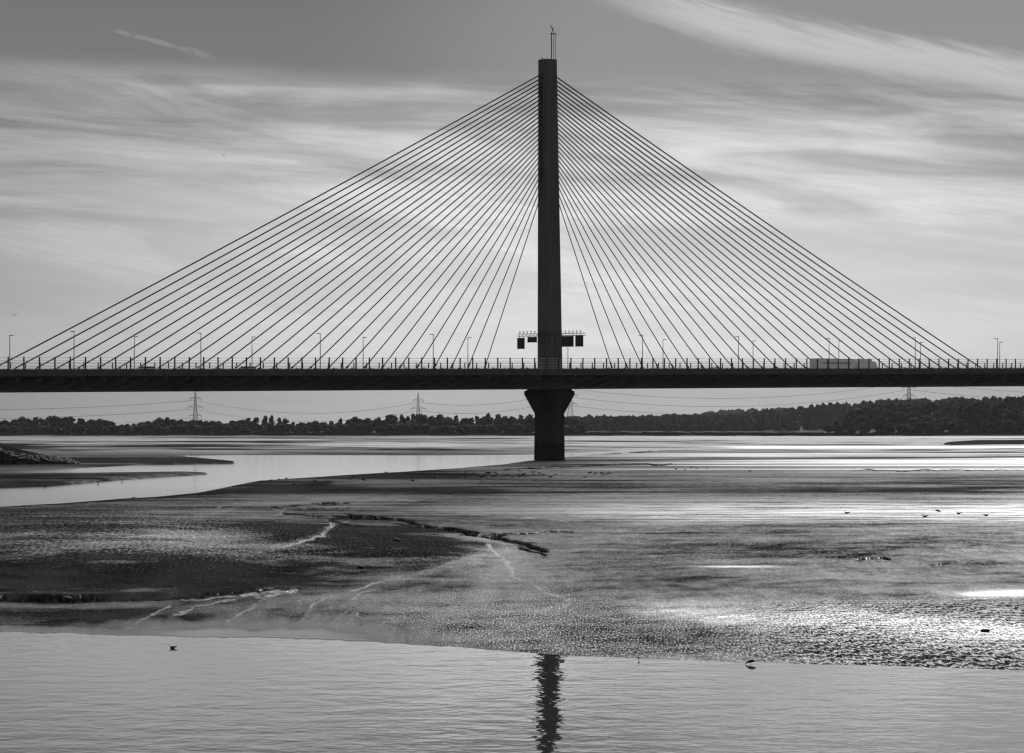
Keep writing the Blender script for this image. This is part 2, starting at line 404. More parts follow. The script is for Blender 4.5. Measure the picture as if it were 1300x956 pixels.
# threads of water
for poly, w, a in [([(620, 714), (560, 732), (480, 752), (400, 768), (300, 775), (200, 780)], 9, .16), ([(655, 700), (640, 730), (600, 770), (540, 800)], 16, .14),
                   ([(250, 668), (320, 646), (400, 640), (520, 640)], 5, .10), ([(350, 715), (410, 696), (430, 675)], 6, .14), ([(0, 650), (150, 640), (300, 628), (420, 616)], 5, -.14)]:
    wet += a * (1 - sst(seg_dist(poly, 2.0), w * .1, w * 1.6))
wig2 = fbm(UU / 24, VV / 9, 3, 93) - .5; wig3 = fbm(UU / 3.5, VV / 1.6, 2, 95) - .5; brk = fbm(UU / 14, VV / 5, 3, 97)
for poly, w, a in [
    ([(360, 714), (400, 702), (418, 692), (424, 684), (418, 676)], 1.8, .95), ([(415, 690), (430, 678), (440, 672)], 1.3, .8),
    ([(250, 665), (275, 652), (300, 646), (345, 640)], 1.3, .55),
    ([(350, 644), (360, 655), (350, 664)], 1.2, .7), ([(345, 652), (366, 668)], .9, .6),
    ([(155, 804), (180, 790), (210, 773)], 1.8, .85), ([(220, 786), (250, 773), (300, 768)], 1.6, .85), ([(250, 767), (300, 763)], 1.5, .9),
    ([(290, 792), (315, 778), (330, 766), (345, 764), (372, 757)], 2.6, .98), ([(310, 763), (350, 760), (374, 756)], 2.4, .98),
    ([(388, 776), (420, 766), (450, 758), (480, 750)], 1.4, .9), ([(448, 770), (460, 762), (476, 758)], 1.5, .9),
    ([(375, 800), (386, 790), (392, 776)], 1.2, .8), ([(405, 805), (430, 790), (445, 780), (470, 775)], 1.3, .8), ([(428, 803), (445, 793), (452, 782)], 1.1, .7),
    ([(455, 784), (462, 798), (475, 806)], 1.1, .7), ([(480, 750), (560, 730), (600, 718), (618, 712)], 1.0, .55),
    ([(620, 700), (640, 715), (655, 740), (690, 760), (722, 770), (712, 780)], 3.0, .6), ([(600, 780), (680, 785), (725, 772)], 1.6, .6),
    ([(905, 728.6), (970, 728.2)], 1.2, .95), ([(660, 664), (700, 666), (720, 670)], 1.0, .7), ([(700, 651), (1000, 658)], 1.0, .5),
    ([(1215, 771), (1260, 768), (1300, 767)], 1.6, .98), ([(380, 762), (330, 764), (230, 766)], 1.0, .6)]:
    dd = seg_dist(poly, 1.8) + wig3 * w * 1.2
    k = (1 - sst(dd, w * .1, w * 1.9)) * (.45 + .55 * sst(brk, .28, .5))
    wet = np.maximum(wet, a * .88 * k); shine = np.maximum(shine, .42 * k)
wet = wet * (1 - sst(gul, .05, .2))

wet = np.where(T3 > .1, .0, wet)
wet = np.where((T1 > .0) & (H < 1), np.minimum(wet, .12), wet)
wet = np.where((T2 > .03) & (VV > 583.5), np.minimum(wet, .02), wet)
wet = np.clip(wet, 0, 1); shine = np.clip(shine, 0, 1)
# coarse = pebbly, lumpy surface that glints; ripple = regular sand ripples
coarse = .25 + .9 * blob(90, 695, 190, 44, 3) + .35 * blob(330, 710, 130, 30) + .9 * blob(900, 812, 360, 30, 3) + .6 * blob(640, 785, 160, 32, 3) + .3 * blob(1000, 655, 400, 12)
coarse += .5 * blob(560, 680, 400, 8) * .3
dry = (1 - sst(gul, .0, .05)) * (1 - gm * .8) * (1 - (1 - sst(np.abs(VV - cl), 1.0, 2.4)) * cf)
coarse = coarse * dry; shine = shine * dry * (1 - film); wet = wet * dry
ripple = sst(UU, 880, 1080) * sst(VV, 762, 785)
coarse = np.clip(coarse * (1 - film) , 0, 1.2)
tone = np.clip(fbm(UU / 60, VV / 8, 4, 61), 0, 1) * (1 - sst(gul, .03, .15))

def grid_mesh(name, X, Y, Z, m, attrs):
    ny, nx = X.shape
    co_ = np.stack([X, Y, Z], -1).reshape(-1, 3).astype(np.float32)
    idx = np.arange(nx * ny).reshape(ny, nx)
    q = np.stack([idx[:-1, :-1], idx[1:, :-1], idx[1:, 1:], idx[:-1, 1:]], -1).reshape(-1, 4)
    q = q[:, ::-1] if Y[0, 0] < Y[1, 0] else q
    me = bpy.data.meshes.new(name)
    me.vertices.add(len(co_)); me.vertices.foreach_set('co', co_.ravel())
    me.loops.add(q.size); me.loops.foreach_set('vertex_index', q.ravel().astype(np.int32))
    me.polygons.add(len(q)); me.polygons.foreach_set('loop_start', np.arange(0, q.size, 4, dtype=np.int32))
    me.polygons.foreach_set('use_smooth', np.ones(len(q), bool))
    me.update(calc_edges=True); me.validate()
    for k, a in attrs.items():
        at = me.attributes.new(k, 'FLOAT', 'POINT'); at.data.foreach_set('value', a.ravel().astype(np.float32))
    me.materials.append(m); return me

def mud_material():
    m = bpy.data.materials.new('wet_mud'); m.use_nodes = True; nt = m.node_tree
    b = nt.nodes['Principled BSDF']
    def attr(n):
        a = nt.nodes.new('ShaderNodeAttribute'); a.attribute_name = n; return E(nt, a.outputs['Fac'])
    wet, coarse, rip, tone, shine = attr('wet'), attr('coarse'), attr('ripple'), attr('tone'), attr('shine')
    g = nt.nodes.new('ShaderNodeNewGeometry'); x, y, z = sep(nt, g.outputs['Position'])
    fine = noise(nt, vec(nt, x * 9.0, y * 1.6, 0.0), 1, 3, .6)
    fine2 = noise(nt, vec(nt, x * 3.0, y * .5, 4.0), 1, 3, .6)
    peb = noise(nt, vec(nt, x * 13.0, y * 2.6, 9.0), 1, 2, .7)
    wv = nt.nodes.new('ShaderNodeTexWave'); wv.wave_type = 'BANDS'; wv.bands_direction = 'Y'
    nt.links.new(vec(nt, x * 9.0, y * 1.7, 0.0), wv.inputs['Vector'])
    wv.inputs['Scale'].default_value = .12; wv.inputs['Distortion'].default_value = 5; wv.inputs['Detail'].default_value = 2; wv.inputs['Detail Scale'].default_value = 1.6
    ph = y * 3.3 + noise(nt, vec(nt, x * 4.2, y * .45, 6.0), 1, 2, .5) * 17.0 + noise(nt, vec(nt, x * .3, y * .06, 2.0), 1, 2, .5) * 16.0
    rp = E.m(nt, 'SINE', ph) * .5 + .5
    cr = coarse.min(1.0); calm0 = 1.0 - wet.smooth(.7, .95)
    g_near = noise(nt, vec(nt, x * 19.0, y * 1.1, 2.0), 1, 2, .6)
    g_far = noise(nt, vec(nt, x * 14.0, y * .42, 2.0), 1, 2, .65)
    grain = lerp(g_near, g_far, y.smooth(180, 240))
    spot = grain.smooth(.53, .66)
    lump = noise(nt, vec(nt, x * 1.3, y * .16, 3.0), 1, 4, .6)
    streak = noise(nt, vec(nt, x * .12, y * .10, 8.0), 1, 5, .6)
    amp = wet.smooth(0, .12, .15, 1.0) * (1.0 - wet.smooth(.7, .95))
    w2 = (wet + ((grain - .5) * (.35 + cr * .9) + (lump - .5) * .42 + (streak - .5) * .3 + (rp - .5) * rip * .55) * amp + (spot - .15) * cr * calm0 * .42).clamp()
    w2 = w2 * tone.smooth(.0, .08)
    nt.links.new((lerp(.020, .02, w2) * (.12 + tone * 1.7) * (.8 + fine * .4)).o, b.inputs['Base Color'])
    b.inputs['Roughness'].default_value = .9; b.inputs['Specular IOR Level'].default_value = .0
    gl = nt.nodes.new('ShaderNodeBsdfPrincipled'); gl.inputs['Base Color'].default_value = (.02, .02, .02, 1); gl.inputs['IOR'].default_value = 1.33
    rgh = wet.ramp([(0, .42), (.3, .40), (.5, .34), (.7, .26), (.9, .10), (1.0, .05)])
    rgh = lerp(rgh * .7, .46, shine)
    nt.links.new(rgh.o, gl.inputs['Roughness'])
    mx = nt.nodes.new('ShaderNodeMixShader'); nt.links.new(w2.o, mx.inputs[0]); nt.links.new(b.outputs[0], mx.inputs[1]); nt.links.new(gl.outputs[0], mx.inputs[2])
    nt.links.new(mx.outputs[0], nt.nodes['Material Output'].inputs[0])
    calm = 1.0 - wet.smooth(.7, .95)
    hgt = (fine * .010 + fine2 * .022) * (.2 + coarse) * calm + peb * .03 * coarse * calm + lump * .05 * calm + rp * rip * .022
    bp = nt.nodes.new('ShaderNodeBump'); bp.inputs['Distance'].default_value = 1.0; bp.inputs['Strength'].default_value = 1.0
    nt.links.new(hgt.o, bp.inputs['Height']); nt.links.new(bp.outputs[0], b.inputs['Normal']); nt.links.new(bp.outputs[0], gl.inputs['Normal'])
    return m
M['mud'] = mud_material()
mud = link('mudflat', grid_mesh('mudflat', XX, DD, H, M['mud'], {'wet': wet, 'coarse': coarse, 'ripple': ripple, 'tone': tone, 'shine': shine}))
tag(mud, 'wide wet tidal mudflat with gullies and glinting patches', kind='structure')
def mud_z(px, py):
    i = int(np.clip(np.searchsorted(vs, py), 0, len(vs) - 1)); j = int(np.clip(np.searchsorted(us, px), 0, len(us) - 1))
    return float(H[i, j])

# water
def water_material():
    m = bpy.data.materials.new('river_water'); m.use_nodes = True; nt = m.node_tree
    b = nt.nodes['Principled BSDF']; b.inputs['Base Color'].default_value = (.02, .02, .02, 1)
    b.inputs['Roughness'].default_value = .04; b.inputs['IOR'].default_value = 1.33
    g = nt.nodes.new('ShaderNodeNewGeometry'); x, y, z = sep(nt, g.outputs['Position'])
    a = noise(nt, vec(nt, x * .9, y * .45, 0.0), 1, 3, .55)
    c = noise(nt, vec(nt, x * 3.0, y * 1.2, 5.0), 1, 2, .5)
    l = noise(nt, vec(nt, x * .05, y * .02, 5.0), 1, 3, .5)
    nearw = y.smooth(150, 420, 1.0, 1.8)
    hgt = (a * .021 + c * .003) * nearw * (.5 + l)
    bp = nt.nodes.new('ShaderNodeBump'); bp.inputs['Distance'].default_value = 1.0
    nt.links.new(hgt.o, bp.inputs['Height']); nt.links.new(bp.outputs[0], b.inputs['Normal'])
    return m
M['water'] = water_material()
W = MB(); ring = [(math.cos(2 * math.pi * k / 64) * 15000, math.sin(2 * math.pi * k / 64) * 15000, 0) for k in range(64)]
W.add(ring, [tuple(range(64))]); wo = W.build('river_water', M['water']); wo['kind'] = 'structure'

# ------------------------------------------------------------------ far land
fu = np.concatenate([np.linspace(-3000, -200, 30, endpoint=False), np.arange(-200, 1500, 12.0), np.linspace(1500, 4000, 30)])
fd = np.concatenate([np.arange(4250, 6000, 50.0), np.arange(6000, 14000, 250.0), np.linspace(14000, 14500, 2)])
FU, FD = np.meshgrid(fu, fd)
FX = (FU - CX) / F * FD
def land_z(u, d):
    u = np.asarray(u, float); d = np.asarray(d, float)
    e = 4560 + 60 * np.sin(u / 90) - 120 * sst(u, 900, 1100)
    z = np.where(d > e, 1.2, -1.0) * 1.0
    z = z + 1.2 * sst(d, e + 60, e + 160)
    hillr = sst(u, 1040, 1130) * (14 + 5 * sst(u, 1130, 1290)) * sst(d, 4660, 5300)      # wooded rise on the right
    ridge = np.interp(u, [560, 740, 850, 930, 960, 1000, 1040, 1060, 1140, 1300, 1800, 4000], [0, 4, 6, 7, 11, 15, 20, 22, 28, 31, 34, 30]) * sst(d, 5700, 6700)
    dist = np.interp(u, [-3000, 700, 880, 905, 960, 1010, 1300, 4000], [0, 0, 14, 24, 29, 31, 30, 30]) * sst(d, 8500, 11500)
    return z + np.maximum(np.maximum(hillr, ridge), dist)
FZ = land_z(FU, FD)
land = link('far_shore', grid_mesh('far_shore', FX, FD, FZ, M['land'], {}))
tag(land, 'low far bank rising to wooded hills on the right', kind='structure')

# marsh grass strip along the far shore
gb = MB()
for k in range(5200):
    u = random.uniform(-260, 1560); dd_ = 4575 + random.random() ** 1.5 * 140 - 120 * float(sst(np.array(u), 900, 1100)) + 60 * math.sin(u / 90)
    zz = float(land_z(u, dd_)); xx = gx(u, dd_); hh = random.uniform(.5, 1.6); ww = random.uniform(2, 6)
    an = random.uniform(-.4, .4); cx_, sx_ = math.cos(an) * ww, math.sin(an) * ww
    gb.add([(xx - cx_, dd_ - sx_, zz - .3), (xx + cx_, dd_ + sx_, zz - .3), (xx + cx_ * .8, dd_ + sx_, zz + hh * random.uniform(.6, 1)), (xx - cx_ * .7, dd_ - sx_, zz + hh)], [(0, 1, 2, 3)])
tag(gb.build('marsh_grass', M['reed']), 'dark marsh grass fringing the far shore', kind='stuff')

# ------------------------------------------------------------------ trees
def tree_mesh(name, seed, h, w, lobes, leaves, leafsize, base=.12, conic=0.0, mats=None):
    r = random.Random(seed); mb = MB()
    mb.tube([(0, 0, -1.5), (0, 0, h * .3), (r.uniform(-.3, .3), 0, h * .62)], [.35, .28, .1], 6, 1)
    cs = []
    for k in range(lobes):
        a = r.uniform(0, 2 * math.pi); q = r.random()
        zc = h * (base + .16 + (.66 - base) * q); rr = w * .5 * (1 - conic * q) * r.uniform(.15, .62)
        s = w * .5 * (1 - conic * q) * r.uniform(.38, .62)
        cs.append((Vector((math.cos(a) * rr, math.sin(a) * rr, zc)), s, s * r.uniform(.75, 1.15)))
        mb.tube([(0, 0, h * .25), (math.cos(a) * rr, math.sin(a) * rr, zc)], [.14, .05], 4, 1)
    cs.append((Vector((0, 0, h * .45)), w * .4, h * .3))
    cs.append((Vector((r.uniform(-1, 1), 0, h * .82)), w * .25 * (1 - conic * .6), h * .17))
    for c, s, sz in cs:                                # inner mass of each leaf clump
        bm = bmesh.new(); bmesh.ops.create_icosphere(bm, subdivisions=2, radius=1)
        off = r.uniform(0, 99)
        vs_ = []
        for v in bm.verts:
            n = 1 + .45 * (mnoise.noise(v.co * 1.8 + Vector((off, 0, 0))))
            vs_.append((c.x + v.co.x * s * .84 * n, c.y + v.co.y * s * .84 * n, c.z + v.co.z * sz * .84 * n))
        mb.add(vs_, [tuple(v.index for v in f.verts) for f in bm.faces], 0); bm.free()
    for k in range(leaves):
        c, s, sz = r.choice(cs)
        d = Vector((r.gauss(0, 1), r.gauss(0, 1), r.gauss(0, 1))).normalized(); q = r.uniform(.72, 1.16)
        p = c + Vector((d.x * s, d.y * s, d.z * sz)) * q
        if p.z < h * .05: continue
        nrm = (d + Vector((r.gauss(0, .6), r.gauss(0, .6), r.gauss(0, .6)))).normalized()
        a = nrm.orthogonal().normalized(); b = nrm.cross(a); ang = r.uniform(0, 6.28)
        a2 = a * math.cos(ang) + b * math.sin(ang); b2 = nrm.cross(a2); ls = leafsize * r.uniform(.5, 1.2)
        mb.add([p - a2 * ls - b2 * ls * .6, p + a2 * ls - b2 * ls * .5, p + a2 * ls * .8 + b2 * ls * .7, p - a2 * ls * .7 + b2 * ls * .5], [(0, 1, 2, 3)], 0)
    return mb.mesh(name, mats or [M['leaf'], M['bark']])
TV = [tree_mesh('tree', 100 + i, 16, w, lb, 750, .75, base=bs, conic=cn) for i, (w, lb, bs, cn) in enumerate(
    [(12, 9, .1, .2), (10, 7, .12, .35), (14, 11, .08, .1), (8, 6, .12, .5), (11, 9, .05, .25), (6.5, 6, .1, .6)])]
BV = [tree_mesh('bush', 200 + i, 9, w, lb, 500, .6, base=.0, conic=.15) for i, (w, lb) in enumerate([(11, 8), (13, 9), (9, 7)])]
ntree = 0
def put_tree(me, u, d, top_row, wmul, name, label, group, cat='tree'):
    """a tree standing on the land at column u and distance d whose top reaches the row top_row"""
    global ntree
    z0 = float(land_z(u, d)); hh = CH + (HZ - top_row) / F * d - z0
    base_h = 16 if me in TV else 9
    hh = max(hh, 3.0); k = hh / base_h
    o = link(name, me, None, (gx(u, d), d, z0), random.uniform(0, 6.28))
    kx = min(k, 1.5) * .5 + .5; o.scale = (kx * wmul, kx * wmul, k)
    tag(o, label, cat, group); ntree += 1
    return o
outL = [(-80, 534), (0, 535), (12, 533), (30, 530), (85, 529.5), (100, 531), (130, 534), (150, 537), (180, 538), (190, 533), (215, 531), (250, 532), (300, 533), (330, 529), (350, 529), (370, 536), (385, 536), (410, 534), (440, 531), (480, 528), (520, 526), (560, 528), (600, 529), (620, 526), (655, 527), (690, 529), (735, 531), (748, 534)]
outR = [(1050, 542), (1062, 534), (1075, 524), (1090, 517), (1110, 512), (1140, 512), (1165, 511), (1185, 510), (1205, 511), (1215, 506), (1235, 506), (1260, 509), (1290, 505), (1320, 504), (1420, 503)]
def ol(t, u): return float(np.interp(u, [p[0] for p in t], [p[1] for p in t]))
def where(u):
    if u < 248: return 'left of the leftmost electricity tower'
    if u < 531: return 'between the two left electricity towers'
    return 'between second electricity tower and pier' if u < 699 else 'just right of the bridge pier'
u = -60
while u < 745:                                       # tall back row of the left wood
    put_tree(random.choice(TV), u + random.uniform(-3, 3), random.uniform(4900, 5100), ol(outL, u) + random.uniform(-2.2, 2.2), random.uniform(1.15, 1.6), 'broadleaf_tree',
             'tall dark tree on the far skyline, ' + where(u), 'tall trees on the skyline of the far wood')
    u += random.uniform(7.5, 11)
u = -58
while u < 742:                                       # middle row, a little lower
    put_tree(random.choice(TV), u + random.uniform(-4, 4), random.uniform(4800, 4880), ol(outL, u) + random.uniform(2, 7), random.uniform(1.2, 1.7), 'broadleaf_tree',
             'dark mid height tree of far wood, ' + where(u), 'mid height trees of the far wood')
    u += random.uniform(10, 15)
u = -55
while u < 745:                                       # rounded bushes in front
    put_tree(random.choice(BV), u + random.uniform(-4, 4), random.uniform(4730, 4780), random.uniform(537, 543.5), random.uniform(1.2, 2.0), 'bushy_tree',
             'low bush fronting the far wood, ' + where(u), 'bushes along the front of the far wood')
    u += random.uniform(9, 16)
rows = [(5250, 0, 11), (5080, 5, 13), (4930, 11, 13), (4790, 18, 14), (4650, 26, 16)]
rn = ['on the skyline', 'in the second row', 'half way up', 'low down', 'at the foot']
for ri, (d0, dn, st) in enumerate(rows):
    u = 1052 + random.uniform(-2, 4)
    while u < 1370:
        top = ol(outR, u) + dn * min(1.0, (548 - ol(outR, u)) / 38) + random.uniform(-2, 2)
        if top < 545:
            side = 'below the right end of the deck, left of rightmost electricity tower' if u < 1154 else 'below the right end of the deck, right of rightmost electricity tower'
            bush = ri == 4
            put_tree(random.choice(BV if bush else TV), u + random.uniform(-3, 3), d0 + random.uniform(-30, 30), top, random.uniform(1.2, 1.8), 'bushy_tree' if bush else 'broadleaf_tree',
                     ('bush ' if bush else 'tree ') + rn[ri] + ' of wooded rise, ' + side.replace('below the right end of the deck, ', ''), 'trees on the wooded rise at the right')
        u += random.uniform(st * .7, st * 1.2)
print('trees', ntree)
# the hill wood behind, read as one mass
def wood(name, u0, u1, d0, d1, n, hmin, hmax, seed, label):
    r = random.Random(seed); V_ = []; Fc = []
    src = []
    for me in TV[:3]:
        c = np.empty(len(me.vertices) * 3, np.float32); me.vertices.foreach_get('co', c); src.append((c.reshape(-1, 3), [tuple(p.vertices) for p in me.polygons if p.material_index == 0]))
    # light clump: decimated canopy of 90 leaf cards and one lumpy dome
    mb = MB()
    for k in range(n):
        u = r.uniform(u0, u1); d = d0 + (d1 - d0) * r.random()
        z0 = float(land_z(u, d)); h = r.uniform(hmin, hmax); w = h * r.uniform(.35, .55); x0 = gx(u, d)
        bm_v = []; off = r.uniform(0, 99); N1, N2 = 7, 4
        rings = []
        for j in range(N2 + 1):
            ph = (j / N2) * math.pi * .5; ring = []
            for i in range(N1):
                th = 2 * math.pi * i / N1; q = 1 + .5 * (r.random() - .5)
                ring.append((x0 + math.cos(th) * math.cos(ph) * w * q, d + math.sin(th) * math.cos(ph) * w * q, z0 + h * .15 + (h * .85 * q) * math.sin(ph)))
            rings.append(ring)
        mb.loft(rings)
        for q in range(14):
            th = r.uniform(3.14, 6.28); ph = r.uniform(.1, 1.5)
            px_, py_, pz_ = x0 + math.cos(th) * math.cos(ph) * w * 1.05, d + math.sin(th) * math.cos(ph) * w * 1.05, z0 + h * .15 + h * .87 * math.sin(ph)
            s = r.uniform(.6, 1.5)
            mb.add([(px_ - s, py_, pz_ - s * .5), (px_ + s, py_ + r.uniform(-s, s), pz_ - s * .4), (px_ + s * .7, py_, pz_ + s * .8), (px_ - s * .6, py_ + r.uniform(-s, s), pz_ + s * .6)], [(0, 1, 2, 3)])
    o = mb.build(name, [M['leaf_far']]); tag(o, label, kind='stuff'); return o
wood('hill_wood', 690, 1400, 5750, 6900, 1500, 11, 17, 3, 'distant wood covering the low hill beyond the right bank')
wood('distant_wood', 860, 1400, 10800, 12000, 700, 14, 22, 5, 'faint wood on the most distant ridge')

# ------------------------------------------------------------------ the bridge
TH = R(52); dv = Vector((math.cos(TH), math.sin(TH), 0)); nv = Vector((math.sin(TH), -math.cos(TH), 0)); CB = Vector((gx(697.5, 994), 994, 0))
def BP(s, w, z): return CB + dv * s + nv * w + Vector((0, 0, z))
def s_at(px, w):
    k = (px - CX) / F                                # solve (C + s d + w n).x = k * (...).y
    a = CB + nv * w
    return (k * a.y - a.x) / (dv.x - k * dv.y)
def zt(s): return 16.6 + (s + 174.7) * .0101          # top of the deck edge
bridge = empty('cable_stayed_bridge', BP(0, 0, 0)); 
tag(bridge, 'long dark cable stayed road bridge with one central tower crossing the mudflats', 'bridge')
def bpart(mb, name, m, parent=None, smooth=False):
    o = mb.build(name, m, None, smooth); o.parent = parent or bridge
    if parent is None or parent is bridge: o.matrix_parent_inverse = Matrix.Translation(-bridge.location)
    return o
# all bridge meshes are authored in world coordinates, so every child undoes the root's offset once
def sub(mb, name, m, parent, smooth=False): return mb.build(name, m, parent, smooth)

AX = (dv, nv, Vector((0, 0, 1)))
S0, S1 = -420, 420
sec = [(16.5, 0), (16.5, -1.15), (15.9, -1.3), (8.6, -1.9), (6.6, -3.95), (-6.6, -3.95), (-8.6, -1.9), (-15.9, -1.3), (-16.5, -1.15), (-16.5, 0),
       (-16.15, 0), (-16.15, -1.05), (-1.3, -1.0), (-1.3, -.8), (1.3, -.8), (1.3, -1.0), (16.15, -1.05), (16.15, 0)]
mb = MB()
ss = np.arange(S0, S1 + .1, 10)
mb.loft([[BP(s, w, zt(s) + zz) for (w, zz) in sec] for s in ss], cap=False)
mb.v, f0 = mb.v, mb.f
for s in np.arange(S0 + 3, S1, 5.4):                  # ribs and inclined struts under the side cantilevers
    for sg in (1, -1):
        a = BP(s, sg * 15.4, zt(s) - 1.5); b = BP(s + .0, sg * 7.2, zt(s) - 3.4)
        mb.tube([a, b], .17, 4)
        mb.box(BP(s, sg * 12.2, zt(s) - 1.72), (.35, 6.4, .34), AX)
deck = bpart(mb, 'deck', M['deck'])
for sg in (1, -1):
    mb = MB(); s = S0
    while s < S1:                                      # edge units, each a slightly proud precast face
        e = min(s + 5.25, S1)
        rings = [[BP(q, sg * 16.503, zt(q) + .02), BP(q, sg * 16.56, zt(q) + .02), BP(q, sg * 16.56, zt(q) - 1.12), BP(q, sg * 16.503, zt(q) - 1.12)] for q in (s, e)]
        mb.loft(rings); s += 5.4
    bpart(mb, 'edge_beam', M['edge'])
mb = MB()
for w0, w1 in ((-15.9, -1.5), (1.5, 15.9)):
    rings = [[BP(s, w0, zt(s) - 1.0 + .03), BP(s, w1, zt(s) - 1.0 + .03), BP(s, w1, zt(s) - 1.03), BP(s, w0, zt(s) - 1.03)] for s in ss]
    mb.loft(rings)
bpart(mb, 'road_surface', M['asphalt'])
mb = MB()
for w0 in (-12.6, -8.9, -5.2, 5.2, 8.9, 12.6):
    s = -240
    while s < 240:
        mb.box(BP(s, w0, zt(s) - .963), (2.0, .12, .004), AX); s += 9
bpart(mb, 'lane_marking', M['white'])

# tower: chamfered rectangular shaft, one side battered
def tring(z, a0, a1, b, ch=.28):
    pts = [(a0, -b / 2 + ch), (a0, b / 2 - ch), (a0 + ch, b / 2), (a1 - ch, b / 2), (a1, b / 2 - ch), (a1, -b / 2 + ch), (a1 - ch, -b / 2), (a0 + ch, -b / 2)]
    return [BP(s, w, z) for s, w in pts]
TOP = CH + (HZ - 76.5) * .157
def tower(parent_fn, s_off, name, zb):
    mb = MB(); lv = []
    zz = zb
    while zz < TOP - .3:
        lv.append(zz); zz += 4.2
    lv.append(TOP)
    rings = []
    for q in lv:
        t = (q - 18) / (TOP - 18)
        a0 = -2.75 + .12 * t; a1 = 3.15 - 1.75 * t; b = 2.15 - .15 * t
        rings.append([v + dv * s_off for v in tring(q, a0, a1, b)])
        if q != lv[-1] and q != lv[0]:                # thin construction joint
            rings.append([v + dv * s_off for v in tring(q + .001, a0 + .03, a1 - .03, b - .06)])
            rings.append([v + dv * s_off for v in tring(q + .09, a0 + .03, a1 - .03, b - .06)])
            rings.append([v + dv * s_off for v in tring(q + .091, a0, a1, b)])
    mb.loft(rings); return mb
tw = bpart(tower(None, 0, 'tower', 14.5), 'tower', M['tower'])
# cable anchor recess strip with boxes on the narrow face
NC = 27
def zanchor(i, side):   # i = 0 inner .. 26 outer
    yc_ = (222 + (90 - 222) * i / 26) if side < 0 else (228 + (93 - 228) * i / 26)
    return CH + (HZ - yc_) * .157
mb = MB()
for i in range(NC):
    mb.box(BP(-2.80, 0, zanchor(i, -1) - 1.3), (.25, .5, .42), AX)
sub(mb, 'anchor_box', M['dark'], tw)
# obstruction light mast, ladder and platform on the tower top
mb = MB(); bs, bw = .9, .1
zm0, zm1 = TOP, CH + (HZ - 43) * .157
mast_c = [(-.1, -.1), (.62, .0), (.25, .45)]
mb.tube([BP(bs - .35, bw, zm0 - .02), BP(bs - .35, bw, zm1)], .11, 6)
for (q, w) in ((.35, .0), (.65, .3)):
    mb.tube([BP(bs + q, bw + w, zm0 - .02), BP(bs + q, bw + w, zm1)], .045, 5)
zz = zm0 + .3
while zz < zm1:
    mb.tube([BP(bs + .35, bw, zz), BP(bs + .65, bw + .3, zz)], .025, 4); mb.tube([BP(bs - .35, bw, zz), BP(bs + .35, bw, zz)], .02, 4) if int(zz * 10) % 3 == 0 else None; zz += .38
mst = sub(mb, 'mast', M['dark'], tw)
mb = MB(); mb.box(BP(bs + .15, bw + .1, zm1 + .06), (1.5, .7, .12), AX)
sub(mb, 'platform', M['dark'], tw)
mb = MB(); mb.tube([BP(bs - .35, bw, zm1 + .1), BP(bs + .1, bw, zm1 + .9), BP(bs + .1, bw, zm1 + 1.15)], [.08, .08, .05]); mb.tube([BP(bs + .6, bw, zm1 + .1), BP(bs + .15, bw, zm1 + .95)], .04)
mb.tube([BP(bs + .1, bw, zm1 + .95), BP(bs - .55, bw, zm1 + 1.5), BP(bs - .6, bw, zm1 + 1.9)], [.12, .09, .03]); mb.tube([BP(bs - .5, bw, zm1 + 1.4), BP(bs - .45, bw, zm1 + 2.1)], .02)
mb.tube([BP(bs + .2, bw, zm1 + .9), BP(bs + .25, bw, zm1 + 1.6)], .02)
sub(mb, 'lightning_rod', M['dark'], tw)
mb = MB(); mb.tube([BP(-1.9, -.4, TOP - .02), BP(-1.9, -.4, TOP + .5)], [.14, .1]); mb.box(BP(.0, 0, TOP + .09), (3.2, 1.5, .18), AX)
sub(mb, 'roof_hatch', M['dark'], tw)

# pier
def oct_(z, rs, rw, c=.3):
    pts = [(-rs, -rw * (1 - c)), (-rs, rw * (1 - c)), (-rs * (1 - c), rw), (rs * (1 - c), rw), (rs, rw * (1 - c)), (rs, -rw * (1 - c)), (rs * (1 - c), -rw), (-rs * (1 - c), -rw)]
    return pts, z
def pier(s_off):
    mb = MB(); rings = []
    zd = zt(s_off) - 3.95
    for (z_, r1, r2) in ((-3, 2.55, 2.55), (zd - 4.9, 2.38, 2.42), (zd - 1.05, 3.95, 3.98), (zd - .38, 3.95, 3.98), (zd - .22, 3.5, 3.6), (zd + .3, 3.4, 3.5)):
        pts, q = oct_(z_, r1, r2, .30 if z_ < zd - 2 else .22)
        rings.append([BP(a + s_off, b, q) for a, b in pts])
    mb.loft(rings); return mb
bpart(pier(0), 'pier', M['pier'])
# neighbouring tower beyond the right edge, which holds the one further cable seen at the right
S2 = 338.0
t2 = empty('neighbour_tower', BP(S2, 0, 0)); tag(t2, 'next bridge tower beyond the right end of the deck', 'tower')
bpart(tower(None, S2, 'shaft', 17), 'shaft', M['tower'], None).parent = t2
bpart(pier(S2), 'pier', M['pier'], None).parent = t2
for c in t2.children: c.matrix_parent_inverse = Matrix.Translation(-t2.location)

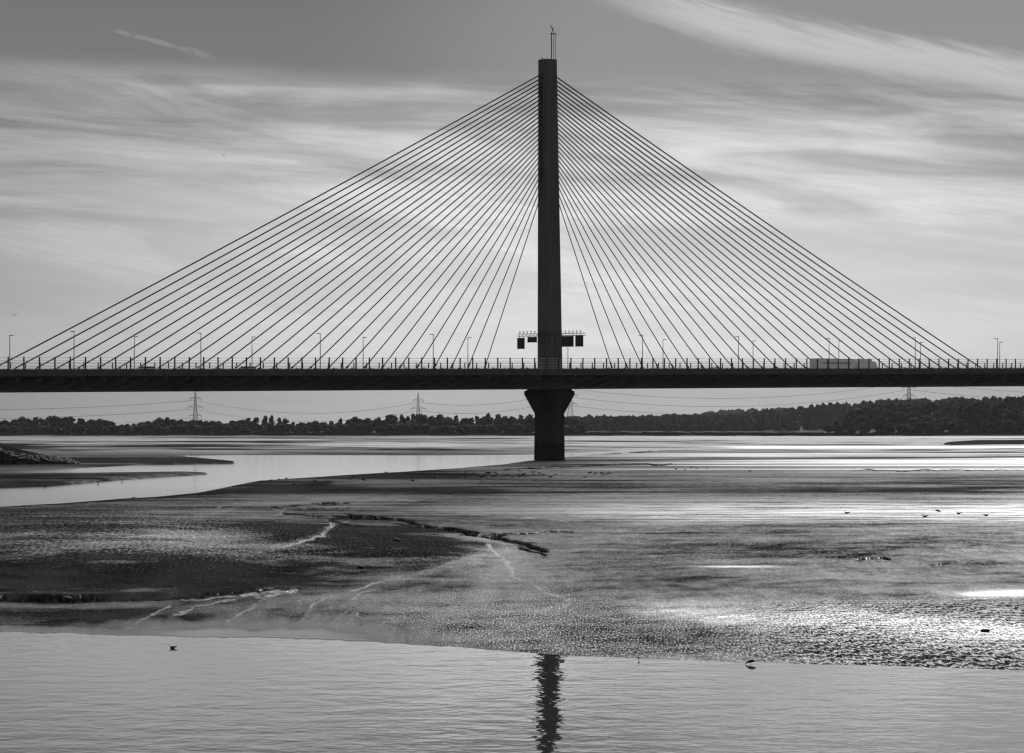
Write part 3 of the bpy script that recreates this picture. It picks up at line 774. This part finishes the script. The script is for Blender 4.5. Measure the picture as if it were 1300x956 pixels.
# stay cables, each its own part
def cable(s_d, s_t, z_t, r, name='cable'):
    mb = MB(); a = BP(s_d, 0, zt(s_d) - .85); b = BP(s_t, 0, z_t); n = 14
    Ls = (b - a).length; pts = []; rr = []
    for k in range(n + 1):
        t = k / n; p = a.lerp(b, t); p.z -= .0000155 * Ls * Ls * 4 * t * (1 - t) * 1.0
        pts.append(p); rr.append(r)
    # socket at the deck
    t1 = min(2.6 / Ls, .3)
    p1 = a.lerp(b, t1); pts = [a, p1, p1 + (b - a).normalized() * .05] + pts[1:]; rr = [r * 1.9, r * 1.9, r] + rr[1:]
    mb.tube(pts, rr, 6); return mb
for side in (-1, 1):
    for i in range(NC):
        sd = side * (21.45 + 5.4 * i)
        bpart(cable(sd, side * .6, zanchor(i, side), (.094 + .038 * i / 26)), 'cable', M['cable'])
bpart(cable(176.2, S2, zanchor(26, -1), .132), 'cable', M['cable'])

# railings: posts every 3.85 m
def railing(w, h, sparse, parent_name, posts_individual, rails, pr):
    mb = MB()
    for (hz, rr) in rails:
        mb.tube([BP(s, w, zt(s) + hz) for s in np.arange(S0, S1 + 1, 20)], rr, 4)
    rl = bpart(mb, parent_name, M['steel'])
    s = -176.0 - 3.85 * 62; rest = MB(); n = 0
    while s < 415:
        pm = MB() if (posts_individual and -182 < s < 158) else rest
        pm.box(BP(s, w, zt(s) + h / 2), (.15 if h > 1.5 else .1, .22, h), AX)
        pm.box(BP(s, w - .0, zt(s) + .04), (.35, .3, .08), AX)
        if pm is not rest: sub(pm, 'post', M['dark'], rl); n += 1
        s += 3.85
    if rest.v:
        o = sub(rest, 'posts', M['dark'], rl)
        o['kind'] = 'stuff'
    return rl
rl1 = railing(16.3, 2.15, 0, 'railing', True, ((2.0, .03), (1.5, .03), (1.02, .035), (.5, .035), (.12, .03)), .1)
rl2 = railing(-16.3, 1.5, 0, 'railing', False, ((1.45, .03), (.95, .03), (.5, .03)), .1)
mb = MB()
for w in (-1.0, 1.0):
    mb.tube([BP(s, w, zt(s) + .12) for s in np.arange(S0, S1 + 1, 20)], .07, 4)
    s = -240
    while s < 240:
        mb.box(BP(s, w, zt(s) - .25), (.12, .12, 1.1), AX); s += 2.7
mb2 = mb
s = -230
r_ = random.Random(4)
while s < 230:
    mb.box(BP(s, 1.05, zt(s) + .16), (.3, .25, .5), AX); s += 5.4
bpart(mb, 'crash_barrier', M['steel'])

# ------------------------------------------------------------------ lamp posts
ordn = ['first', 'second', 'third', 'fourth', 'fifth', 'sixth', 'seventh', 'eighth', 'ninth', 'tenth', 'eleventh', 'twelfth']
def lamp_meshes(h):
    p = MB(); p.tube([(0, 0, 0), (0, 0, 1.2), (0, 0, 1.25), (0, 0, h)], [.14, .13, .09, .055], 8)
    a = MB(); a.tube([(0, 0, h - .1), (0, 0, h + .05), (0, .25, h + .1), (0, .4, h + .1)], .05, 6)
    g = MB(); g.loft([[(sx * w_, y_, h + .12 + zz_) for sx, zz_ in ((-1, -.05), (1, -.05), (.7, .06), (-.7, .06))] for y_, w_ in ((-.1, .08), (.1, .15), (.7, .15), (.9, .06))])
    return p.mesh('pole', M['steel']), a.mesh('arm', M['steel']), g.mesh('lamp_head', M['dark'])
LM = lamp_meshes(1.0)
for row, xs, w, tops in (('near', [94, 255, 406.6, 550, 815.7, 937.6, 1052.6, 1162, 1266.6], 16.0, [421, 423, 423.6, 424.6, 426, 427.6, 430, 429, 430]),
                         ('far', [12.4, 170.5, 320, 461, 594, 721, 841.7, 956, 1065, 1168.6, 1269.2], -16.0, [426, 427.5, 428, 428.5, 429, 430, 431.5, 433, 433, 434.6, 434.5])):
    for k, (px, ty) in enumerate(zip(xs, tops)):
        s = s_at(px, w); p = BP(s, w, 0); ht = CH + (HZ - ty) / F * p.y - zt(s) - .1
        z0 = zt(s) - 1.0; hh = ht + 1.0
        t = empty('lamp_post', (p.x, p.y, z0), math.atan2(-(nv.y if w > 0 else -nv.y), -(nv.x if w > 0 else -nv.x)) - math.pi / 2)
        pl, ar, hd = lamp_meshes(hh)
        for nm, me in (('pole', pl), ('arm', ar), ('lamp_head', hd)): link(nm, me, t)
        near_ = w > 0
        tag(t, f"{'taller' if near_ else 'shorter'} street lamp on the deck, {ordn[k]} from left of the {'near' if near_ else 'far'} side row", 'street lamp', 'street lamps along the bridge deck')

# ------------------------------------------------------------------ sign gantry by the tower
gz = CH + (HZ - 425.5) * .157
ga = empty('sign_gantry', BP(-3.6, 0, zt(0) - 1.0)); tag(ga, 'dark sign gantry reaching out both sides of the bridge tower above the railing', 'sign gantry')
def gpart(mb, name, m):
    o = mb.build(name, m, ga); o.matrix_parent_inverse = Matrix.Translation(-ga.location); return o
gs = -3.6
mb = MB()
for dz in (0, .42):
    for ds in (0, .6): mb.tube([BP(gs + ds, -5.2, gz - .2 + dz), BP(gs + ds, 11.3, gz - .2 + dz)], .07, 6)
w = -5.1
while w < 10.9:
    mb.tube([BP(gs, w, gz - .2), BP(gs, w + .5, gz + .22)], .04, 4); mb.tube([BP(gs, w, gz - .2), BP(gs + .6, w, gz - .2)], .04, 4); w += .9
gpart(mb, 'beam', M['dark'])
for w in np.arange(-4.9, 11.2, .95):
    mb = MB(); mb.tube([BP(gs + .3, w, gz + .2), BP(gs + .3, w, gz + .62)], .05, 5); mb.box(BP(gs + .3, w, gz + .66), (.22, .22, .16), AX)
    gpart(mb, 'signal_lamp', M['dark'])
def panel(x0, x1, y0, y1):
    w0 = (x0 - 697.5) * .157 / nv.x; w1 = (x1 - 697.5) * .157 / nv.x
    za = CH + (HZ - y1) * .157; zb = CH + (HZ - y0) * .157
    w0 += 2.9; w1 += 2.9                               # gantry plane sits 3.6 m before the tower
    mb = MB(); c = BP(gs - .15, (w0 + w1) / 2, (za + zb) / 2)
    mb.box(c, (.22, abs(w1 - w0), zb - za), AX)
    for q in (w0, w1): mb.box(BP(gs - .15, q, (za + zb) / 2), (.3, .08, zb - za + .06), AX)
    for zz in np.linspace(za, zb, 5)[1:-1]: mb.box(BP(gs + .0, (w0 + w1) / 2, zz), (.14, abs(w1 - w0) * .96, .06), AX)
    for q in (w0 + .3, w1 - .3): mb.tube([BP(gs, q, zb - .02), BP(gs, q, gz - .15)], .05, 5)
    return mb
for (a, b, c, d) in ((657.5, 665.5, 429, 443), (670.5, 681, 428, 435), (713.5, 727, 427.5, 441), (730.5, 739, 427, 441)):
    gpart(panel(a, b, c, d), 'sign_panel', M['panel'])
mb = MB()
for w in (1.6, 4.2): mb.tube([BP(gs, w, zt(0) - 1.0), BP(gs, w, gz)], .12, 8)
gpart(mb, 'support_post', M['dark'])

# ------------------------------------------------------------------ vehicles
def on_deck(name, s, w, flip, label, cat, group=None):
    th = math.atan2(dv.y, dv.x) + (math.pi if flip else 0)
    p = BP(s, w, zt(s) - .97); t = empty(name, p, th); tag(t, label, cat, group); return t
def wheels(t, xs, w, r=.48):
    for x_ in xs:
        for sg in (-1, 1):
            mb = MB(); mb.tube([(x_, sg * (w / 2 - .3), r), (x_, sg * w / 2, r)], r, 16)
            o = mb.build('wheel', M['tyre'], t)
            h = MB(); h.tube([(x_, sg * w / 2, r), (x_, sg * (w / 2 + .01), r)], r * .55, 12); h.build('rim', M['trimgrey'], o)
def profile_body(pts, w, m, t, name='body', inset=.08):
    mb = MB(); rings = [[(x_, sg * (w / 2) * k, z_) for x_, z_ in pts] for sg, k in ((-1, 1), (1, 1))]
    mb.loft(rings); return mb.build(name, m, t)
def coach(s, w, L_, h, label):
    t = on_deck('coach', s, w, False, label, 'coach')
    profile_body([(-L_ / 2, .5), (-L_ / 2, h - .2), (-L_ / 2 + .2, h), (L_ / 2 - .5, h), (L_ / 2 - .15, h - .5), (L_ / 2, 1.2), (L_ / 2 - .05, .4)], 2.55, M['white'], t)
    for sg in (-1, 1):
        for k in range(7):
            mb = MB(); x_ = -L_ / 2 + 1.2 + k * (L_ - 2.6) / 7 + .8
            mb.box((x_, sg * 1.28, h - .98), ((L_ - 2.6) / 7 - .1, .02, .5)); mb.build('window', M['trimgrey'], t)
    mb = MB(); mb.box((L_ / 2 - .06, 0, 2.0), (.1, 2.3, 1.2)); mb.build('windscreen', M['glass'], t)
    wheels(t, (-L_ / 2 + 2.6, -L_ / 2 + 3.9, L_ / 2 - 2.4), 2.5)
def lorry(s, w, label, box_l, h):
    t = on_deck('lorry', s, w, False, label, 'lorry')
    mb = MB(); mb.box((-1.2, 0, (h + 1.0) / 2), (box_l, 2.5, h - 1.0)); 
    for k in range(int(box_l / 1.3)):
        for sg in (-1, 1): mb.box((-1.2 - box_l / 2 + .7 + k * 1.3, sg * 1.26, (h + 1) / 2), (.06, .03, h - 1.1))
    mb.build('cargo_box', M['white'], t)
    f = box_l / 2 - 1.2
    profile_body([(f + .15, .5), (f + .15, h - .45), (f + 1.2, h - .5), (f + 1.9, 1.9), (f + 2.05, .9), (f + 2.0, .5)], 2.4, M['white'], t, 'cab')
    mb = MB(); mb.box((-1.2 + .6, 0, .78), (box_l + 1.5, 1.0, .3)); mb.build('chassis', M['dark'], t)
    wheels(t, (-1.2 - box_l / 2 + 1.4, -1.2 - box_l / 2 + 2.7, f + 1.1), 2.4)
def car(s, w, label, m, h=1.5):
    t = on_deck('car', s, w, True, label, 'car')
    profile_body([(-2.1, .35), (-2.15, .85), (-1.6, 1.0), (-.9, h), (.7, h), (1.3, 1.0), (2.1, .8), (2.15, .35)], 1.8, m, t)
    for sg in (-1, 1):
        mb = MB(); mb.add([(-1.25, sg * .905, 1.0), (-.8, sg * .905, h - .1), (.6, sg * .905, h - .1), (1.1, sg * .905, 1.0)], [(0, 1, 2, 3)]); mb.build('window', M['glass'], t)
    wheels(t, (-1.35, 1.35), 1.8, .33)
coach(s_at(1056.5, 7), 7, 13.2, 3.15, 'long white coach crossing near the right end of the deck')
lorry(s_at(1104, 8.5), 7, 'white box lorry just ahead of the coach on the deck', 5.2, 3.05)
car(s_at(191, 8), 7, 'dark car passing under the left cables beside the second far lamp', M['carpaint'], 1.55)
car(s_at(319, 8), 7, 'dark car beside the third far side lamp on the left of the deck', M['carpaint'], 1.5)
car(s_at(908, -7), -7, 'pale car right of the tower between two pairs of lamps', M['silver'], 1.45)

# ------------------------------------------------------------------ electricity towers and wires
def pylon(u, d, ext, zb, label, thick=.13):
    t = empty('electricity_tower', (gx(u, d), d, zb)); tag(t, label, 'electricity tower', 'electricity towers behind the woods')
    mb = MB(); Hh = 43 + ext
    def half(z_):                                     # half width of the body at a height
        zz = z_ - ext
        if zz > 32: return .55 + (43 - zz) / 11 * .35 if zz < 43 else .1
        return .9 + (32 - zz) * (.065 if zz > 12 else .065) + max(0, 12 - zz) * .05
    zs = []; q = 0
    while q < Hh - 8: zs.append(q); q += max(2.4, half(q) * 1.35)
    zs += [Hh - 5, Hh - 2.2, Hh]
    C4 = [(-1, -1), (1, -1), (1, 1), (-1, 1)]
    for a, b in zip(zs[:-1], zs[1:]):
        ra, rb = half(a), (half(b) if b < Hh else .08)
        P0 = [Vector((x_ * ra, y_ * ra, a)) for x_, y_ in C4]; P1 = [Vector((x_ * rb, y_ * rb, b)) for x_, y_ in C4]
        for k in range(4):
            mb.tube([P0[k], P1[k]], thick * 1.5, 4); k2 = (k + 1) % 4
            mb.tube([P0[k], P1[k2]], thick * .8, 4); mb.tube([P0[k2], P1[k]], thick * .8, 4); mb.tube([P1[k], P1[k2]], thick * .7, 4)
    mb.build('lattice_body', M['lattice'], t)
    for (az_, L_) in ((35, 5.6), (26.3, 7.6), (17.6, 6.2)):
        am = MB(); zz = az_ + ext; r0 = half(zz)
        for sg in (-1, 1):
            tip = Vector((sg * L_, 0, zz))
            am.tube([(-r0, sg * r0, zz), (r0, sg * r0, zz)], thick, 4)
            for yy in (-r0, r0):
                am.tube([(sg * r0, yy, zz), tip], thick * 1.1, 4); am.tube([(sg * r0, yy, zz + 2.0), tip], thick * 1.1, 4)
                am.tube([(sg * (r0 + L_) / 2, yy / 2, zz), (sg * (r0 + L_) / 2, yy / 2, zz + 1.0)], thick * .7, 4)
        o = am.build('cross_arm', M['lattice'], t)
        for sg in (-1, 1):
            im = MB(); pts = [(sg * L_, 0, zz - k * .25) for k in range(9)]; im.tube(pts, [.1, .24, .14, .24, .14, .24, .14, .24, .1], 6)
            im.build('insulator', M['dark'], o)
    return t
TW = [(248, 5000, 0, 2.4, 'electricity tower behind the left wood, leftmost of four'), (531, 5300, 0, 2.4, 'electricity tower behind the wood, between the leftmost tower and the bridge pier'),
      (724, 5150, 13, 2.4, 'electricity tower seen just right of the flared bridge pier'), (1154, 5500, 16, 10, 'electricity tower above the wooded rise under the right end of the deck')]
ends = []
for (u_, d_, e_, zb_, lb_) in TW:
    pylon(u_, d_, e_, zb_, lb_); ends.append((gx(u_, d_), d_, zb_ + e_))
ends = [(gx(-330, 5000), 5000, 2.4)] + ends + [(gx(1620, 5500), 5500, 22)]
sag = [9.5, 12.5, 9, 14, 12]
nm = ['left of the leftmost electricity tower', 'between the first and second electricity towers', 'between the second electricity tower and the bridge pier', 'between the pier and the fourth electricity tower', 'right of the fourth electricity tower']
for k in range(5):
    for j, (az_, L_, lv_) in enumerate(((35, 5.6, 'top'), (26.3, 7.6, 'middle'), (17.6, 6.2, 'lowest'))):
        a, b = ends[k], ends[k + 1]; mb = MB(); pts = []
        for q in range(33):
            t = q / 32
            pts.append((a[0] + (b[0] - a[0]) * t, a[1] + (b[1] - a[1]) * t, a[2] + az_ - 2 + (b[2] - a[2]) * t - sag[k] * 4 * t * (1 - t)))
        mb.tube(pts, .14, 4)
        tag(mb.build('power_line', M['wire']), f'{lv_} power line strung {nm[k]}', 'power line', 'power lines between the electricity towers')
# thin spire on the skyline right of the pier
mb = MB(); q = Vector((gx(855, 6500), 6500, float(land_z(855, 6500)))); mb.tube([q, q + Vector((0, 0, 10)), q + Vector((0, 0, 22))], [1.4, 1.2, .1], 6)
tag(mb.build('church_spire', M['lattice']), 'tiny church spire above the low wood right of the pier', 'spire')

# ------------------------------------------------------------------ rock bank on the left
bu = np.linspace(-420, 99, 150); bv = np.linspace(-1, 1, 40)
mb = MB(); rings = []
def bank_top(u): return float(np.interp(u, [-420, -60, 0, 8, 30, 60, 95, 99], [5.6, 4.9, 4.0, 3.4, 2.6, 1.6, .35, .05]))
def bank_d(u): return 905 + 15 * math.sin(u / 60)
for u in bu:
    ring = []
    for k in range(15):
        t = k / 14; d = bank_d(u) - 34 + 68 * t; prof = math.sin(math.pi * t) ** .8
        z_ = -.4 + (bank_top(u) + .4) * prof + (mnoise.noise(Vector((u * .15, d * .2, 0)))) * .25 * prof
        ring.append((gx(u, d), d, z_))
    rings.append(ring)
vs_ = [v for r in rings for v in r]; fs_ = [(i * 15 + k, i * 15 + k + 1, (i + 1) * 15 + k + 1, (i + 1) * 15 + k) for i in range(len(rings) - 1) for k in range(14)]
mb.add(vs_, fs_); bk = mb.build('embankment', M['bank'], None, True); tag(bk, 'dark bank running out from the left edge', kind='structure')
mb = MB(); r_ = random.Random(9)
for k in range(1600):
    u = -150 + 250 * r_.random() ** .6; t = r_.uniform(.0, .24 + .3 * max(0, (u - 30) / 65) ** 2); d = bank_d(u) - 38 + 68 * t
    z_ = -.2 + (bank_top(u) + .3) * math.sin(math.pi * max(t - .03, 0)) ** .8
    s = r_.uniform(.2, .75)
    bm = bmesh.new(); bmesh.ops.create_icosphere(bm, subdivisions=1, radius=1)
    ax_ = [r_.uniform(.6, 1.3) for _ in range(3)]
    mb.add([(gx(u, d) + v.co.x * s * ax_[0] * r_.uniform(.8, 1.2), d + v.co.y * s * ax_[1], z_ + v.co.z * s * .7 * ax_[2] * r_.uniform(.8, 1.2)) for v in bm.verts], [tuple(v.index for v in f.verts) for f in bm.faces]); bm.free()
tag(mb.build('rock_armour', M['rock']), 'loose dark rocks heaped along the foot of the left bank', kind='stuff')
# scattered stones on the mud
for (px, py, s, lb) in ((85, 761.5, .17, 'rounded stone on the edge of the mud ledge at the left'), (1250, 801.5, .10, 'low dark stone on the rippled mud at the far right'), (504, 687, .2, 'small dark stone on the mud right of the gullies'), (458, 721, .15, 'small dark stone on the smooth mound in the middle')):
    mb = MB(); bm = bmesh.new(); bmesh.ops.create_icosphere(bm, subdivisions=3, radius=s)
    vs_ = [(v.co.x * (1.5 if s < .15 else 1.1) * (1 + .3 * mnoise.noise(v.co * 4)), v.co.y, v.co.z * .6 * (1 + .3 * mnoise.noise(v.co * 5))) for v in bm.verts]
    mb.add(vs_, [tuple(v.index for v in f.verts) for f in bm.faces]); bm.free()
    o = mb.build('stone', M['rock'], None, True); p = gp(px, py, mud_z(px, py)); o.location = (p.x, p.y, mud_z(px, py) + s * .2); tag(o, lb, 'stone')

# ------------------------------------------------------------------ birds
def bird_meshes(kind):
    """body as one continuous loft from tail to bill; x forward"""
    if kind == 'swim':
        path = [(-.26, .13, .012, .02), (-.2, .10, .04, .03), (-.1, .06, .075, .07), (.02, .05, .09, .085), (.12, .06, .08, .08), (.17, .11, .045, .05), (.185, .17, .03, .035), (.19, .215, .034, .036), (.215, .235, .032, .03), (.25, .225, .013, .013), (.29, .215, .006, .006)]
    elif kind == 'feed':                                # body level, head lowered
        path = [(-.30, .20, .012, .012), (-.22, .20, .04, .03), (-.1, .19, .08, .075), (.03, .18, .095, .09), (.13, .16, .07, .07), (.19, .13, .04, .045), (.23, .10, .032, .035), (.27, .08, .034, .034), (.30, .06, .015, .015), (.34, .03, .006, .006)]
    else:                                               # standing
        path = [(-.28, .17, .012, .01), (-.2, .18, .04, .03), (-.1, .19, .075, .065), (.02, .20, .09, .085), (.11, .225, .07, .075), (.15, .27, .04, .045), (.165, .32, .032, .034), (.185, .345, .034, .034), (.215, .345, .02, .02), (.27, .335, .006, .006)]
    b = MB(); rings = []
    for i, (x_, z_, wy, wz) in enumerate(path):
        rings.append([(x_ + (math.sin(q) * wz * .35 if i > len(path) * .4 else 0), math.cos(q) * wy, z_ + math.sin(q) * wz) for q in [2 * math.pi * k / 12 for k in range(12)]])
    b.loft(rings)
    w = MB()
    for sg in (-1, 1):
        zc = path[3][1]; wr = []
        for (x_, z_, a_) in ((-.34 if kind == 'swim' else -.3, zc + (.10 if kind == 'swim' else .01), .01), (-.15, zc + .04, .045), (0, zc + .03, .06), (.1, zc + .02, .02)):
            wr.append([(x_, sg * (.07 + (.02 if a_ > .03 else -.03)) + math.cos(q) * .012, z_ + math.sin(q) * a_) for q in [2 * math.pi * k / 8 for k in range(8)]])
        w.loft(wr)
    l = MB()
    if kind != 'swim':
        for sg in (-1, 1):
            l.tube([(0, sg * .03, .13), (-.015, sg * .03, .07), (.0, sg * .03, .005)], .007, 5); l.tube([(0, sg * .03, .006), (.06, sg * .045, .004)], .006, 4); l.tube([(0, sg * .03, .006), (.06, sg * .015, .004)], .006, 4)
    bm_, wm_ = b.mesh('bird_body', M['bird']), w.mesh('wing', M['bird'])
    bm_.polygons.foreach_set('use_smooth', [True] * len(bm_.polygons))
    return bm_, wm_, (l.mesh('leg', M['leg']) if l.v else None)
BM = {k: bird_meshes(k) for k in ('swim', 'feed', 'stand')}
def bird(px, py, kind, rz, sc_, label, group=None, water=False):
    z0 = 0.0 if water else max(mud_z(px, py), 0.0); p = gp(px, py, z0)
    b, w, l = BM[kind]; o = link('bird', b, None, p, rz); o.scale = (sc_ * .47,) * 3
    tag(o, label, 'bird', group); link('wing', w, o)
    if l: link('leg', l, o)
    return o
bird(219, 823, 'swim', R(180), .95, 'small dark bird swimming on the near water at the left', water=True)
bird(811, 838, 'stand', R(100), .62, 'small wader standing at the near waterline below the glinting mud', water=True)
bird(953, 843.5, 'feed', R(178), 1.0, 'larger dark bird standing in the shallows at the near waterline', water=True)
bird(258, 762, 'stand', R(20), 1.0, 'dark bird standing on the mud ledge at the lower left')
bird(450, 661, 'stand', R(200), 1.5, 'dark bird standing beside the gullies in the middle of the mud')
for px, py, rz, nm_ in ((1075, 652, 200, 'leftmost'), (1174, 656.5, 190, 'second and longest'), (1191, 651, 20, 'third'), (1217, 652.5, 200, 'fourth'), (1252, 655, 10, 'rightmost')):
    bird(px, py, 'swim' if nm_ != 'third' else 'feed', R(rz), 1.75, nm_ + ' of five ducks resting on the bright mud at the right', 'ducks resting on the bright mud')
r_ = random.Random(21)
pts = [(rr[0], rr[1]) for rr in [(590 + abs(r_.gauss(0, 1)) * 8, 602 + r_.uniform(-3, 5)) for _ in range(9)]]
pts += [(r_.uniform(608, 632), r_.uniform(600, 607)) for _ in range(13)] + [(r_.uniform(640, 690), r_.uniform(599, 607)) for _ in range(12)] + [(698, 606.5), (699.5, 605.5), (705, 603), (742, 606.5)] + [(r_.uniform(744, 776), r_.uniform(600, 604)) for _ in range(9)]
for px, py in pts: bird(px, py, r_.choice(['stand', 'swim', 'feed']), R(r_.choice([0, 180]) + r_.uniform(-40, 40)), r_.uniform(1.6, 2.4), 'one of the dark birds scattered on the mud in front of the pier', 'birds scattered on the mud in front of the pier')
for px, py in [(562, 604.5), (551, 608), (545, 606), (517, 602), (490, 601), (505, 608), (475, 604), (448, 607), (445, 610), (462, 611), (524, 612), (400, 612)]:
    bird(px, py, r_.choice(['stand', 'feed']), R(r_.choice([0, 180]) + r_.uniform(-40, 40)), r_.uniform(1.7, 2.3), 'one of the dark birds spread thinly on the mud between the channel and the gullies', 'birds spread along the mud left of the pier')
for px, py in [(332, 613), (344, 611.5), (354, 610.5), (364, 609), (373, 617), (170, 634.5), (177, 635.5)]:
    bird(px, py, 'stand', R(r_.choice([0, 180])), 1.8, 'one of the dark birds at the lower edge of the bright channel on the left', 'birds at the edge of the bright channel')
for px, py in [(870, 598), (858, 597), (878, 594.5), (884, 595.5), (897, 595.5), (952, 599.5)]:
    bird(px, py, r_.choice(['stand', 'feed']), R(r_.choice([0, 180])), 1.9, 'one of the small dark birds on the pale mud right of the pier', 'birds on the pale mud right of the pier')
for px, py in [(89, 602), (109, 602), (142, 602), (195, 601), (203, 601), (208, 601), (9, 606), (57, 618), (155, 611), (124, 614)]:
    bird(px, py, 'stand', R(r_.choice([0, 180])), 1.7, 'one of the tiny dark birds on the sandbank tongue at the left', 'birds on the sandbank tongue at the left')
def flyer(px, py, d, span, label):
    mb = MB(); z_ = CH + (HZ - py) / F * d
    rg = [[(math.cos(q) * r0, x_, math.sin(q) * r0) for q in [k * math.pi / 3 for k in range(6)]] for x_, r0 in ((-.22, .01), (-.1, .05), (.05, .06), (.14, .04), (.2, .035), (.26, .006))]
    mb.loft(rg)
    for sg in (-1, 1):
        pr = [(.05, 0, .1), (span * .25, .14, .09), (span * .5, .10, .02)]
        mb.loft([[(sg * x_, -c_ + .03, zz - .008), (sg * x_, c_ + .03, zz - .008), (sg * x_, c_ + .03, zz + .008), (sg * x_, -c_ + .03, zz + .008)] for x_, zz, c_ in pr])
    o = mb.build('flying_bird', M['bird']); o.location = (gx(px, d), d, z_); tag(o, label, 'bird')
flyer(18, 400, 500, .9, 'distant bird flying low in the sky at the left edge')
flyer(283.5, 197, 500, .6, 'tiny bird high in the sky left of the cables')

# ------------------------------------------------------------------ haze: thin even air over the estuary
hm = bpy.data.materials.new('haze_air'); hm.use_nodes = True; nt = hm.node_tree; nt.nodes.clear()
ho = nt.nodes.new('ShaderNodeOutputMaterial'); hv = nt.nodes.new('ShaderNodeVolumePrincipled')
hv.inputs['Color'].default_value = (.9, .9, .9, 1); hv.inputs['Density'].default_value = HAZE; hv.inputs['Anisotropy'].default_value = .4
nt.links.new(hv.outputs[0], ho.inputs['Volume'])
zb_ = float(min(H.min(), -1.0)) - 1.5
mb = MB(); mb.box((0, 0, (zb_ + 110) / 2), (32000, 32000, 110 - zb_)); tag(mb.build('haze', hm), 'thin pale air over the estuary', kind='stuff')

# ------------------------------------------------------------------ render settings
sc.render.engine = 'CYCLES'
sc.cycles.use_adaptive_sampling = True; sc.cycles.adaptive_threshold = .02; sc.cycles.use_denoising = True; sc.cycles.denoiser = 'OPENIMAGEDENOISE'; sc.cycles.denoising_input_passes = 'RGB_ALBEDO_NORMAL'; sc.cycles.denoising_prefilter = 'ACCURATE'
sc.cycles.max_bounces = 6; sc.cycles.diffuse_bounces = 2; sc.cycles.glossy_bounces = 3; sc.cycles.transmission_bounces = 2
sc.cycles.sample_clamp_indirect = 4; sc.cycles.sample_clamp_direct = 0
sc.cycles.caustics_reflective = False; sc.cycles.caustics_refractive = False
sc.cycles.pixel_filter_type = 'BLACKMAN_HARRIS'; sc.cycles.filter_width = 1.3
vs_ = sc.view_settings; sc.display_settings.display_device = 'sRGB'
vs_.view_transform = 'Standard'; vs_.look = 'None'; vs_.exposure = 0; vs_.gamma = 1; vs_.use_curve_mapping = False
